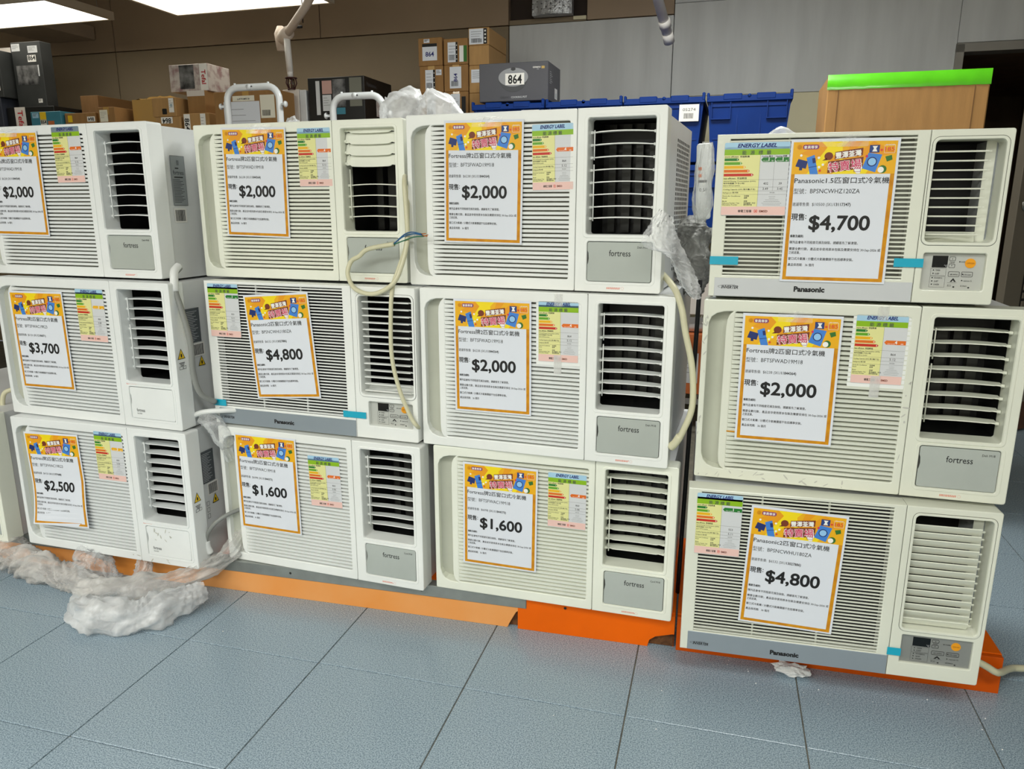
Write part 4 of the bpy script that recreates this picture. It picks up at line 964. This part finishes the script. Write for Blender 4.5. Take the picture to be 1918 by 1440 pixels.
# film bags up on and between the stacks
crumple('plastic_bag', 'crinkled clear plastic bag on top where second and third stacks meet', [(-1.0, 2.07, 1.40), (-.965, 2.06, 1.415), (-.92, 2.05, 1.42), (-.87, 2.05, 1.405), (-.82, 2.05, 1.42), (-.78, 2.05, 1.405), (-.74, 2.05, 1.395)], [.01, .05, .058, .035, .055, .03, .01], 'film_milky', amp=.55, seed=31, nseg=90)
sheet('plastic_bag', 'clear film bag draped over right corner of the top third-stack unit',
      [[(-.178, 1.765, 1.158), (-.165, 1.765, 1.150), (-.150, 1.775, 1.140)],
       [(-.214, 1.752, 1.095), (-.178, 1.742, 1.105), (-.138, 1.765, 1.105)],
       [(-.200, 1.752, 1.070), (-.160, 1.742, 1.068), (-.116, 1.765, 1.06)],
       [(-.158, 1.755, 1.066), (-.135, 1.752, 1.035), (-.096, 1.775, 1.02)],
       [(-.128, 1.765, 1.00), (-.108, 1.755, .985), (-.080, 1.775, .985)],
       [(-.098, 1.77, .962), (-.088, 1.762, .958), (-.078, 1.775, .958)]], 'film_milky', amp=.010, seed=3)
crumple('plastic_bag', 'murky grey plastic bag wedged in the gap below the wrapped remote', [(-.135, 2.26, 1.13), (-.13, 2.24, 1.08), (-.12, 2.2, 1.0), (-.11, 2.15, .93)], [.03, .055, .06, .05, .03], 'film_grey', amp=.4, seed=51, nseg=80)
crumple('plastic_bag', 'clear film bag stuffed beside the middle left unit near its corner', [(-1.49, 1.80, .555), (-1.45, 1.80, .535), (-1.425, 1.81, .48), (-1.42, 1.82, .42)], [.02, .03, .022, .012], 'film_clear', amp=.5, seed=61, nseg=60)
crumple('plastic_bag', 'tuft of white plastic on top of the rightmost stack', [(.04, 1.95, 1.312), (.075, 1.93, 1.325), (.12, 1.93, 1.318)], [.004, .016, .004], 'film_milky', amp=.5, seed=71, nseg=40)
crumple('plastic_bag', 'tiny clump of clear film at the foot of a white tube frame', [(-1.465, 2.3, 1.40), (-1.435, 2.3, 1.415), (-1.405, 2.3, 1.40)], [.008, .03, .008], 'film_clear', amp=.6, seed=81, nseg=40)

# remote control in its film pouch, hung in the gap
r = empty('remote_control', W(-.094, 2.05, 1.13), YAW, 'white remote control with two orange buttons wrapped in film', 'remote control')
Mr = Matrix.Rotation(R(-2), 4, 'Y')
b = MB(); b.bevbox(-.018, .020, -.01, .01, .0, .188, .007, 'cool_plastic', M=Mr); b.obj('body', r)
b = MB()
for z in (.105, .122): b.bevbox(-.012, -.004, -.0125, -.0095, z, z + .008, .0012, 'g4', M=Mr)
b.obj('button', r)
b = MB(); b.rect(-.012, .010, .092, .098, -.0105, 'ink_grey', Mr); b.text('0.50', -.009, .070, .012, -.0105, 'ink_grey', M=Mr @ Matrix.Translation((0, 0, 0))); b.obj('lettering', r)
crumple('film_pouch', None, [(-.100, 2.05, 1.12), (-.097, 2.05, 1.16), (-.098, 2.05, 1.22), (-.094, 2.05, 1.28), (-.092, 2.05, 1.32)], [.012, .024, .03, .026, .022, .014], 'film_tape', amp=.35, seed=91, nseg=70)
o = bpy.data.objects['film_pouch']; loc = o.location.copy()
for k in ('category', 'label'):
    if k in o: del o[k]
o.parent = r; o.location = Matrix.Rotation(-YAW, 4, 'Z') @ (loc - r.location); o.rotation_euler = (0, 0, -YAW)

# styrofoam crumbs and a broken piece
bm = bmesh.new(); bmesh.ops.create_icosphere(bm, subdivisions=3, radius=1)
for v in bm.verts:
    v.co = Vector((v.co.x * .042, v.co.y * .022, v.co.z * .014)) * (1 + .5 * noise.noise(v.co * 3))
b = MB(); b.frombm(bm, 'foam'); o = b.obj('foam_piece'); o.location = W(.205, 1.835, .014); o.rotation_euler = (0, 0, YAW); tag(o, 'broken white foam piece on the floor under the grey trim strip', 'foam')
bm = bmesh.new(); bmesh.ops.create_icosphere(bm, subdivisions=1, radius=.0045); b = MB(); b.frombm(bm, 'foam'); cm = b.mesh('foam_crumb')
b = MB(); rnd = random.Random(4)
for k in range(90):
    s_ = rnd.choice((rnd.uniform(-.25, 1.0), rnd.uniform(-.25, 1.0), rnd.uniform(-1.9, 1.0))); t_ = 1.82 - abs(rnd.gauss(0, .12)) + (.03 if s_ > 0 else -.06)
    rr = rnd.choice((.0008, .001, .0013, .002)); p = W(s_, t_, rr * .8)
    b.add([p + Vector(v) * rr for v in ((1, 0, 0), (-1, .2, 0), (0, 1, 0), (.1, -1, 0), (0, 0, 1), (0, 0, -1))], [(0, 2, 4), (2, 1, 4), (1, 3, 4), (3, 0, 4), (2, 0, 5), (1, 2, 5), (3, 1, 5), (0, 3, 5)], 'foam')
tag(b.obj('foam_crumbs'), 'scattered white foam crumbs on the floor before the platforms', 'crumbs', kind='stuff')

# ================================================================ BACKGROUND
def rack(label, s0, s1, t0, t1, decks, top, posts_m='rack_steel', wire=False):
    r = empty('storage_rack', W(s0, t0, 0), YAW, label, 'rack')
    w, d = s1 - s0, t1 - t0
    for x in (0, w):
        for y in (0, d):
            b = MB(); b.tube([(x, y, 0), (x, y, top)], .014, posts_m, 10); b.obj('post', r)
    for z in decks:
        b = MB()
        if wire:
            for i in range(int(w / .03) + 1): b.box(i * .03 - .0015, i * .03 + .0015, 0, d, z - .004, z - .001, posts_m)
            for y in (0, d / 2, d): b.box(0, w, y - .003, y + .003, z - .016, z - .004, posts_m)
            b.box(0, w, -.004, .0, z - .03, z, posts_m)
        else: b.bevbox(0, w, 0, d, z - .03, z, .002, posts_m, seg=1)
        b.obj('shelf', r)
    return r
rack('tall steel shelving behind the left stacks, loaded with cartons', -5.25, -1.395, 3.72, 4.86, (.5, 1.0, 1.5), 1.5)
rack('wire shelving holding the blue crates behind third stack', -1.385, .26, 3.86, 4.42, (.2, .62, 1.06), 1.06, wire=True)

def carton(name, label, s0, s1, t, dep, z0, z1, m='kraft', tape=True, stickers=(), group=None, yaw=0, parts=(), cat='box'):
    r = empty(name, W(s0, t, z0), YAW + R(yaw), label, cat, group); w, h = s1 - s0, z1 - z0
    b = MB(); b.bevbox(0, w, 0, dep, 0, h - .0006, .0025, m, seg=1); b.obj('body', r)
    if tape:
        b = MB(); b.box(w / 2 - .02, w / 2 + .02, -.0006, 0, h - .045, h - .0005, 'pack_tape'); b.box(w / 2 - .02, w / 2 + .02, -.0006, dep, h - .001, h, 'pack_tape'); b.obj('packing_tape', r)
    for st in stickers:
        x0, x1, za, zb, sm = st[:5]
        b = MB(); b.rect(x0 - s0, x1 - s0, za - z0, zb - z0, -.001, sm)
        rnd2 = random.Random(int(x0 * 1000) + int(za * 100)); cx, cw, ch = (x0 + x1) / 2 - s0, x1 - x0, zb - za
        for tx in st[5:]:
            if tx == 'bars':
                x = x0 - s0 + cw * .12
                while x < x1 - s0 - cw * .3: ww = rnd2.choice((.001, .0018, .0025)); b.rect(x, x + ww, za - z0 + ch * .1, za - z0 + ch * .35, -.0015, 'ink'); x += ww + .0016
            elif tx == 'lines':
                for k in range(4): b.rect(x0 - s0 + cw * .1, x0 - s0 + cw * (.5 + .4 * rnd2.random()), zb - z0 - ch * (.2 + .15 * k), zb - z0 - ch * (.2 + .15 * k) + .0016, -.0015, 'ink_grey')
            elif tx == 'strip':
                b.rect(x1 - s0 - cw * .2, x1 - s0, za - z0, zb - z0, -.0014, 'ink')
                for k in range(4): b.ell(x1 - s0 - cw * .1, za - z0 + ch * (.15 + .23 * k), cw * .05, cw * .05, -.0017, 'white_print', 8)
            elif tx == 'topstrip': b.rect(x0 - s0, x1 - s0, zb - z0 - ch * .18, zb - z0, -.0014, 'ink')
            else:
                txt, col, hh, rot = tx; n_ = math.radians(rot)
                if rot in (0, 180): b.text(txt, cx, za - z0 + ch * (.25 if rot == 0 else .8), hh, -.0016, col, align='c', bold=.02, rot=n_)
                else: b.text(txt, cx + (hh * .35 if rot == 90 else -hh * .35), za - z0 + ch / 2, hh, -.0016, col, align='c', bold=.02, rot=n_)
        b.obj('sticker', r)
    for p in parts: p(r, s0, z0, w, h, dep)
    return r
BX = 'cartons on the shelf behind the left stacks'
carton('product_box', 'black box with a white spine strip lettered in red', -4.76, -4.36, 4.15, .4, 1.5, 1.796, 'carton_black', False, [(-4.69, -4.60, 1.64, 1.795, 'carton_white', ('Tefal', 'red_tefal', .06, 270)), (-4.40, -4.365, 1.62, 1.66, 'red_tefal')])
carton('product_box', 'tall dark product box marked 864 under the beam', -4.705, -4.462, 4.2, .09, 1.7965, 2.205, 'carton_dark', False,
       [(-4.70, -4.63, 2.15, 2.195, 'lab_grey', 'lines'), (-4.565, -4.485, 2.135, 2.178, 'lab_grey', 'lines'), (-4.575, -4.505, 2.08, 2.122, 'white_print', ('864', 'ink', .042, 0)), (-4.68, -4.50, 1.94, 2.06, 'photo_grey'), (-4.53, -4.49, 1.99, 2.06, 'lab_grey'), (-4.53, -4.495, 1.825, 1.85, 'white_print', 'lines')])
carton('product_box', 'dark box at far left edge, stacked left of the tall one', -5.16, -4.765, 4.12, .4, 1.5, 1.858, 'carton_blue', False)
carton('product_box', 'dark grey box cut by the left frame edge', -5.0, -4.73, 4.12, .3, 1.8585, 2.15, 'carton_dark', False, [(-4.80, -4.75, 1.90, 1.93, 'white_print', 'lines'), (-4.86, -4.75, 2.0, 2.05, 'carton_pink')])
carton('product_box', 'white-banded dark box with orange dot behind the left edge boxes', -5.26, -4.96, 4.43, .1, 1.8585, 2.235, 'carton_blue', False, [(-5.25, -4.965, 2.13, 2.232, 'carton_white')])
carton('product_box', 'low teal and yellow box numbered 864 in front of the black boxes', -4.375, -4.135, 3.98, .15, 1.5, 1.738, 'carton_teal', False, [(-4.36, -4.31, 1.70, 1.73, 'lab_blue', 'lines'), (-4.30, -4.25, 1.68, 1.735, 'warning_yellow'), (-4.30, -4.25, 1.655, 1.69, 'white_print', ('864', 'ink', .03, 0)), (-4.24, -4.19, 1.62, 1.68, 'carton_orange')], group=None)
carton('cardboard_box', 'low brown carton with a yellow sticker beside the teal box', -4.125, -3.885, 4.0, .3, 1.5, 1.724, 'kraft', False, [(-4.10, -4.065, 1.67, 1.71, 'warning_yellow'), (-3.95, -3.89, 1.67, 1.70, 'white_print', ('864', 'ink', .03, 180))])
carton('cardboard_box', 'tall open-ended brown carton standing behind the low ones', -4.345, -4.20, 4.36, .36, 1.5, 1.882, 'kraft_dark', False)
carton('cardboard_box', 'brown carton with a square white label, taped along its top', -3.862, -3.735, 4.0, .3, 1.5, 1.752, 'kraft', True, [(-3.85, -3.79, 1.665, 1.735, 'paper_cream', 'lines')])
def wrap(r, s0, z0, w, h, dep):
    b = MB(); n = 14; vs = []; fs = []
    for i in range(n + 1):
        for j in range(n + 1):
            u, v = i / n, j / n; zz = h + .035 * math.sin(math.pi * u) * math.sin(math.pi * min(1, v * 1.2)) + .012 * noise.noise(Vector((u * 7, v * 7, s0)))
            vs.append((w * u, dep * v, zz))
    for i in range(n):
        for j in range(n): fs.append((i * (n + 1) + j, (i + 1) * (n + 1) + j, (i + 1) * (n + 1) + j + 1, i * (n + 1) + j + 1))
    b.add(vs, fs, 'pack_tape', False); b.box(.004, w - .004, -.002, -.001, h * .55, h, 'pack_tape'); b.obj('taped_wrapping', r)
carton('cardboard_box', 'brown carton bundled in wrinkled shiny tape', -3.69, -3.43, 4.1, .35, 1.5, 1.80, 'kraft_dark', False, [(-3.60, -3.55, 1.66, 1.70, 'white_print', 'lines')], parts=(wrap,))
WIN = lambda r, s0, z0, w, h, dep: (lambda b: (b.plate(rrect(w * .36, w * .66, h * .06, h * .48, .006), [rrect(w * .42, w * .62, h * .12, h * .42, .005)], -.0018, -.0004, .0001, 'kraft_light'), b.poly(rrect(w * .42, w * .62, h * .12, h * .42, .005), -.0008, 'black'), b.obj('window', r)))(MB())
carton('cardboard_box', 'lower half of two stacked pale cartons, upside-down 864 on it', -3.31, -3.135, 3.85, .3, 1.5, 1.662, 'kraft_light', False, [(-3.27, -3.19, 1.625, 1.66, 'white_print', ('864', 'ink', .04, 180))])
carton('cardboard_box', 'pale printed carton with a small window, on another carton', -3.325, -3.16, 3.85, .3, 1.6625, 1.768, 'kraft_light', False, [(-3.207, -3.173, 1.685, 1.762, 'white_print', 'lines', ('III', 'carton_teal', .02, 90))], parts=(WIN,))
carton('cardboard_box', 'pale carton with sideways 864 sticker left of the tube frame', -3.118, -2.94, 3.85, .4, 1.5, 1.676, 'kraft_light', False, [(-3.112, -3.07, 1.56, 1.672, 'white_print', ('864', 'ink', .045, 270)), (-3.0, -2.965, 1.56, 1.672, 'white_print', 'lines')], parts=(WIN,))
carton('cardboard_box', 'small brown carton sealed in clear tape above the 864 carton', -3.117, -2.995, 3.9, .3, 1.6765, 1.806, 'kraft', False, [(-3.116, -2.996, 1.775, 1.805, 'carton_white')])
carton('product_box', 'pale pink film-wrapped box perched atop the carton pile', -3.25, -2.985, 3.93, .2, 1.8065, 1.955, 'carton_pink', False, [(-3.18, -3.08, 1.82, 1.95, 'photo_grey'), (-3.04, -2.988, 1.81, 1.953, 'white_print', ('Tefal', 'red_tefal', .04, 270))])
carton('cardboard_box', 'large brown carton with delivery papers, seen through a tube frame', -2.86, -2.45, 3.8, .16, 1.5, 1.775, 'kraft', True, [(-2.80, -2.57, 1.515, 1.72, 'paper', 'lines'), (-2.74, -2.60, 1.722, 1.75, 'paper_cream', ('LUFTPUMPE 50', 'ink_grey', .012, 0)), (-2.565, -2.475, 1.63, 1.75, 'paper_cream', 'bars')])
carton('product_box', 'narrow white box with a red mark beside the black box', -2.55, -2.445, 4.0, .3, 1.5, 1.803, 'carton_white', False, [(-2.51, -2.49, 1.67, 1.72, 'g4')])
carton('product_box', 'thin blue-grey box edge next to the narrow white box', -2.442, -2.40, 4.0, .3, 1.5, 1.798, 'lab_grey', False)
def dryer(r, s0, z0, w, h, dep):
    b = MB(); b.poly([(w * .12, h * .30), (w * .17, h * .30), (w * .22, h * .27), (w * .22, h * .22), (w * .16, h * .19), (w * .10, h * .19)], -.0016, 'lab_grey'); b.poly([(w * .22, h * .26), (w * .5, h * .30), (w * .54, h * .22), (w * .52, h * .215), (w * .48, h * .27), (w * .22, h * .24)], -.0018, 'white_print')
    b.obj('picture', r)
    M = Matrix.Translation((w, 0, 0)) @ Matrix.Rotation(R(90), 4, 'Z'); b = MB()
    b.text('Panasonic', .03, h - .05, .03, -.001, 'ink_grey', bold=.02, M=M, width=.12); b.rect(.14, .2, h - .2, h - .08, -.001, 'carton_pink', M); b.obj('side_print', r)
carton('product_box', 'large black box printed with a hair styling appliance', -2.385, -2.035, 4.0, .35, 1.5, 1.858, 'carton_black', False,
       [(-2.335, -2.31, 1.66, 1.84, 'lab_grey'), (-2.295, -2.235, 1.77, 1.84, 'photo_skin'), (-2.23, -2.15, 1.70, 1.845, 'photo_grey'), (-2.125, -2.05, 1.70, 1.85, 'slot_grey'), (-2.295, -2.24, 1.68, 1.765, 'lab_grey', 'lines'), (-2.21, -2.155, 1.66, 1.695, 'carton_teal')], parts=(dryer,))
# tall block of parcels
PG = 'parcels stacked by the grey wall'
ST = lambda a, b_, c, d, *k: (a, b_, c, d, 'paper') + k
for nm, s0, s1, z0, z1, st, lb in (
        ('a', -1.83, -1.686, 1.5, 1.652, [], 'brown parcel hidden at the bottom of the left parcel column'),
        ('b', -1.83, -1.686, 1.6525, 1.797, [ST(-1.79, -1.735, 1.66, 1.785, 'lines', 'bars'), ST(-1.73, -1.70, 1.765, 1.79, 'lines')], 'third parcel down in left column, upright white label'),
        ('c', -1.83, -1.686, 1.7975, 1.941, [ST(-1.795, -1.735, 1.81, 1.92, 'lines', 'bars', 'strip'), ST(-1.73, -1.695, 1.89, 1.92, 'lines')], 'second parcel down in left column, taped band across'),
        ('d', -1.835, -1.69, 1.9415, 2.092, [ST(-1.81, -1.72, 1.97, 2.06, 'topstrip', ('864', 'ink_navy', .035, 0)), ST(-1.80, -1.765, 2.065, 2.085, 'lines')], 'top left parcel with blue handwritten 864 on its label'),
        ('e', -1.68, -1.535, 1.5, 1.655, [ST(-1.64, -1.59, 1.56, 1.65, 'lines')], 'lowest parcel of the middle parcel column'),
        ('f', -1.68, -1.535, 1.6555, 1.797, [ST(-1.64, -1.585, 1.66, 1.785, 'lines', 'bars'), (-1.575, -1.55, 1.66, 1.77, 'ink')], 'third parcel down in middle column beside the crates'),
        ('g', -1.68, -1.535, 1.7975, 1.941, [ST(-1.645, -1.575, 1.815, 1.93, ('864', 'ink_navy', .03, 90), 'bars')], 'middle column parcel with blue 864 written sideways'),
        ('h', -1.68, -1.535, 1.9415, 2.08, [ST(-1.655, -1.595, 1.955, 2.06, 'lines', 'bars', 'strip'), (-1.585, -1.56, 1.955, 2.04, 'white_print'), (-1.56, -1.54, 1.955, 2.04, 'green_print')], 'top parcel of middle column with a green-edged slip'),
        ('i', -1.528, -1.41, 1.5, 1.655, [], 'lowest parcel of the right parcel column'),
        ('j', -1.528, -1.41, 1.6555, 1.785, [], 'plain pale parcel behind the edge of the cooking pot box'),
        ('k', -1.528, -1.41, 1.7855, 1.932, [ST(-1.515, -1.44, 1.84, 1.91, 'lines', 'strip')], 'parcel with a grey label half hidden by the cooking pot box'),
        ('l', -1.528, -1.41, 1.9325, 2.036, [], 'blank pale parcel just under the topmost one'),
        ('m', -1.53, -1.408, 2.0365, 2.128, [ST(-1.525, -1.42, 2.042, 2.122, 'lines', 'bars', 'strip')], 'topmost parcel, its front covered by a white label')):
    carton('parcel', lb, s0, s1, 4.3, .33, z0, z1, 'kraft' if nm in 'abcdefgh' else 'kraft_light', nm in 'abcefg', st, PG)
# cooking pot box
def pot(r, s0, z0, w, h, dep):
    b = MB(); b.poly([(w * .30 + w * .42 * math.cos(a) * .5 + w * .2, h * .60 + h * .42 * math.sin(a) * .85) for a in [math.pi + i * math.pi / 16 for i in range(17)]], -.0008, 'pot_dark')
    b.ell(w * .5, h * .62, w * .215, h * .24, -.0012, 'pot_grey', 32); b.ell(w * .5, h * .83, w * .035, h * .045, -.0015, 'ink_grey', 16); b.obj('pot_picture', r)
    b = MB(); b.rect(w * .385, w * .66, h * .42, h * .72, -.0018, 'white_print'); b.text('864', w * .525, h * .455, h * .32, -.0022, 'ink', align='c', width=w * .2, bold=.02); b.obj('number_sticker', r)
    b = MB(); b.text('CERAMIC', w * .31, h * .08, .013, -.001, 'ink_grey', width=w * .13); b.text('COOKING POT', w * .47, h * .08, .013, -.001, 'lab_grey', width=w * .23, bold=.01)
    b.text('GERMAN', w * .78, h * .83, .011, -.001, 'white_print', width=w * .11, bold=.01); b.text('POOL', w * .84, h * .79, .006, -.001, 'lab_grey', width=w * .03); b.poly(rrect(w * .905, w * .95, h * .81, h * .875, .002), -.001, 'gold'); b.obj('lettering', r)
    M = Matrix.Translation((w, 0, 0)) @ Matrix.Rotation(R(90), 4, 'Z'); b = MB()
    for k in range(7): b.rect(.03, .03 + .06 * (.6 + .4 * (k % 3) / 2), h * .75 - k * .009, h * .75 - k * .009 + .002, -.001, 'lab_grey', M)
    b.rect(.14, .2, h * .12, h * .4, -.001, 'white_print', M); b.text('II', .17, h * .15, .035, -.0014, 'carton_teal', align='c', M=M); b.obj('side_print', r)
carton('product_box', 'charcoal cooking pot box labelled 864 resting on the blue crates', -1.355, -.985, 3.97, .27, 1.690, 1.878, 'carton_charcoal', False, parts=(pot,))

# blue lidded crates
def crate_parts():
    if 'crate' in _cache: return _cache['crate']
    w, d, h = .386, .56, .31; b = MB(); n = 4; z1 = h - .03
    ti, bi = .006, .030
    vs = []
    for z, i in ((0, bi), (z1, ti)): vs += [(i, i, z), (w - i, i, z), (w - i, d - i, z), (i, d - i, z)]
    b.add(vs, [(0, 1, 5, 4), (1, 2, 6, 5), (2, 3, 7, 6), (3, 0, 4, 7), (3, 2, 1, 0)], 'crate_blue')
    b.bevbox(0, w, 0, d, z1 - .012, z1, .002, 'crate_blue', seg=1)
    b.bevbox(.02, w - .02, .004, .016, z1 - .035, z1 - .012, .002, 'crate_blue', seg=1)
    for x0 in (.022, w - .112):
        for q in ((x0, x0 + .004, z1 - .085, z1 - .012), (x0 + .086, x0 + .09, z1 - .085, z1 - .012), (x0, x0 + .09, z1 - .09, z1 - .085)): b.box(q[0], q[1], -.004, .02, q[2], q[3], 'crate_blue')
    for x in (.14, .245): b.box(x, x + .005, .012, .03, .02, z1 - .03, 'crate_blue')
    b.box(bi + .004, w - bi - .004, .018, .03, .10, .108, 'crate_blue')
    lid = MB()
    lid.bevbox(.002, w - .002, .004, d - .004, z1, z1 + .012, .003, 'crate_blue', seg=1)
    for y0, y1 in ((-.008, .014), (d - .014, d + .008)):
        lid.bevbox(0, w, y0, y1, z1 - .012, z1 + .016, .003, 'crate_blue', seg=1)
        for x0, x1 in ((.075, .16), (.225, .31)): lid.bevbox(x0, x1, y0 - .002, y1, z1 - .004, z1 + .024, .003, 'crate_blue', seg=1)
        lid.bevbox(.0, .012, y0 - .002, y1 + .002, z1, z1 + .03, .003, 'crate_blue', seg=1); lid.bevbox(w - .014, w, y0 - .002, y1 + .002, z1, z1 + .034, .003, 'crate_blue', seg=1)
        lid.tube([(w * .5, y0, z1 + .012), (w * .5, y1, z1 + .012)], .009, 'crate_blue', 8)
    lid.box(.195, .198, .02, d - .02, z1 + .012, z1 + .014, 'ink_navy')
    _cache['crate'] = (b.mesh('crate_body'), lid.mesh('lid')); return _cache['crate']
cb, lm = crate_parts()
names = ['leftmost', 'second', 'third', 'rightmost']
for i, s0 in enumerate((-1.372, -.978, -.584, -.19)):
    for lv in (0, 1):
        lab_ = {(0, 1): 'blue lidded crate under the cooking pot box', (1, 1): 'blue lidded crate right of the one holding the cooking pot box', (2, 1): 'blue lidded crate with a white barcode tag under its rim', (3, 1): 'rightmost blue lidded crate, its upper front in full view',
                (0, 0): 'blue crate beneath the cooking pot column', (1, 0): 'lower blue crate in the second column', (2, 0): 'lower blue crate under the barcode-tagged one', (3, 0): 'lower blue crate seen in the gap under the rightmost one'}[(i, lv)]
        r = empty('crate', W(s0, 3.9, 1.0605 + .3125 * lv), YAW, lab_, 'crate', 'blue lidded crates')
        link_mesh('crate_body', cb, r); link_mesh('lid', lm, r)
        if lv and i in (0, 2):
            b = MB(); b.rect(.268, .36, .185, .262, -.0062, 'white_print'); x = .29
            while x < .335: ww = random.choice((.0012, .002)); b.rect(x, x + ww, .198, .222, -.0066, 'ink'); x += ww + .0014
            b.text('05274', .314, .232, .019, -.0066, 'ink_grey', align='c', width=.06); b.obj('barcode_tag', r)
# things on the lower wire shelves seen through the gap
carton('product_box', 'white carton on the wire shelf seen through the gap', -.36, -.12, 3.95, .3, .6205, .80, 'carton_white', False, [(-.3, -.18, .72, .724, 'ink_grey')])
carton('cardboard_box', 'orange-brown carton with a white panel low in the gap', -.36, -.10, 3.95, .35, .2005, .52, 'carton_orange', False, [(-.26, -.16, .26, .42, 'lab_grey', 'lines')])
b = MB(); b.tube([(0, 0, .035), (.1, 0, .035)], .034, 'tube_white', 20); b.tube([(-.001, 0, .035), (.101, 0, .035)], .014, 'kraft', 12); o = b.obj('paper_roll'); o.location = W(-.25, 4.02, .5205); o.rotation_euler = (0, 0, YAW); tag(o, 'white paper roll lying on the orange-brown carton in the gap', 'roll')

# big carton with green tape
r = empty('cardboard_box', W(.262, 3.0, 0), YAW, 'tall brown carton edged with bright green tape behind rightmost stack', 'box')
w, h, d = .503, 1.606, .35
b = MB(); b.bevbox(0, w, 0, d, 0, h, .004, 'kraft_big', seg=1)
for x in (.035, w - .045): b.box(x, x + .003, -.0012, .001, 0, h - .05, 'kraft_dark')
b.obj('body', r)
b = MB(); n = 40; vs = []; fs = []
for i in range(n + 1):
    x = -.0015 + (w + .003) * i / n; j = .0015 * noise.noise(Vector((x * 40, 0, 3)))
    vs += [(x, -.002 + j, h - .048 + j), (x, -.002 - j, h + .0015), (x, .05, h + .002 + abs(j))]
for i in range(n):
    for k in (0, 1): fs.append((3 * i + k, 3 * i + 3 + k, 3 * i + 4 + k, 3 * i + 1 + k))
b.add(vs, fs, 'green_tape', True); b.box(w, w + .0015, -.002, d, h - .048, h + .0015, 'green_tape'); b.obj('green_tape', r)

# white tube frames
def tube_frame(label, s0, s1, t, top, rad=.0145):
    r = empty('tube_frame', W(s0, t, 0), YAW, label, 'frame'); w = s1 - s0; c = .055
    pts = [(0, 0, .02)] + [(0, 0, top - c)] + [(c - c * math.cos(R(a)), 0, top - c + c * math.sin(R(a))) for a in range(15, 90, 15)] + [(c, 0, top)] + [(w - c, 0, top)] + [(w - c + c * math.sin(R(a)), 0, top - c + c * math.cos(R(a))) for a in range(15, 90, 15)] + [(w, 0, top - c), (w, 0, .02)]
    b = MB(); b.tube(pts, rad, 'tube_white', 16); b.obj('hoop', r)
    for x in (0, w):
        b = MB(); b.tube([(x, -.22, .015), (x, .22, .015)], .014, 'tube_white', 12); b.obj('foot', r)
    b = MB(); b.tube([(0, 0, .5), (w, 0, .5)], .01, 'tube_white', 12); b.obj('crossbar', r)
    for sgn, x in ((-1, 0), (1, w)):
        b = MB(); z = top - .075; b.tube([(x, -.004, z), (x + sgn * .028, -.004, z), (x + sgn * .03, -.004, z), (x + sgn * .036, -.004, z)], [.005, .006, .014, .011], 'tube_white', 12); b.obj('knob', r)
    for x in (c * .8, w - c * .9):
        b = MB(); b.tube([(x, 0, top - .004), (x, 0, top + rad + .004)], .005, 'tube_white', 8); b.obj('peg', r)
    b = MB(); b.tube([(w * .47, -rad - .003, top), (w * .47, 0, top)], .012, 'tube_white', 12); b.tube([(w * .53, -rad - .004, top + .001), (w * .53, -rad, top + .001)], .003, 'ink_grey', 6); b.obj('catch', r)
    return r
tube_frame('taller white tubular hoop frame rising behind the second stack', -2.19, -1.93, 3.0, 1.660)
tube_frame('shorter white tubular hoop frame in front of the black product box', -1.675, -1.442, 3.0, 1.606)
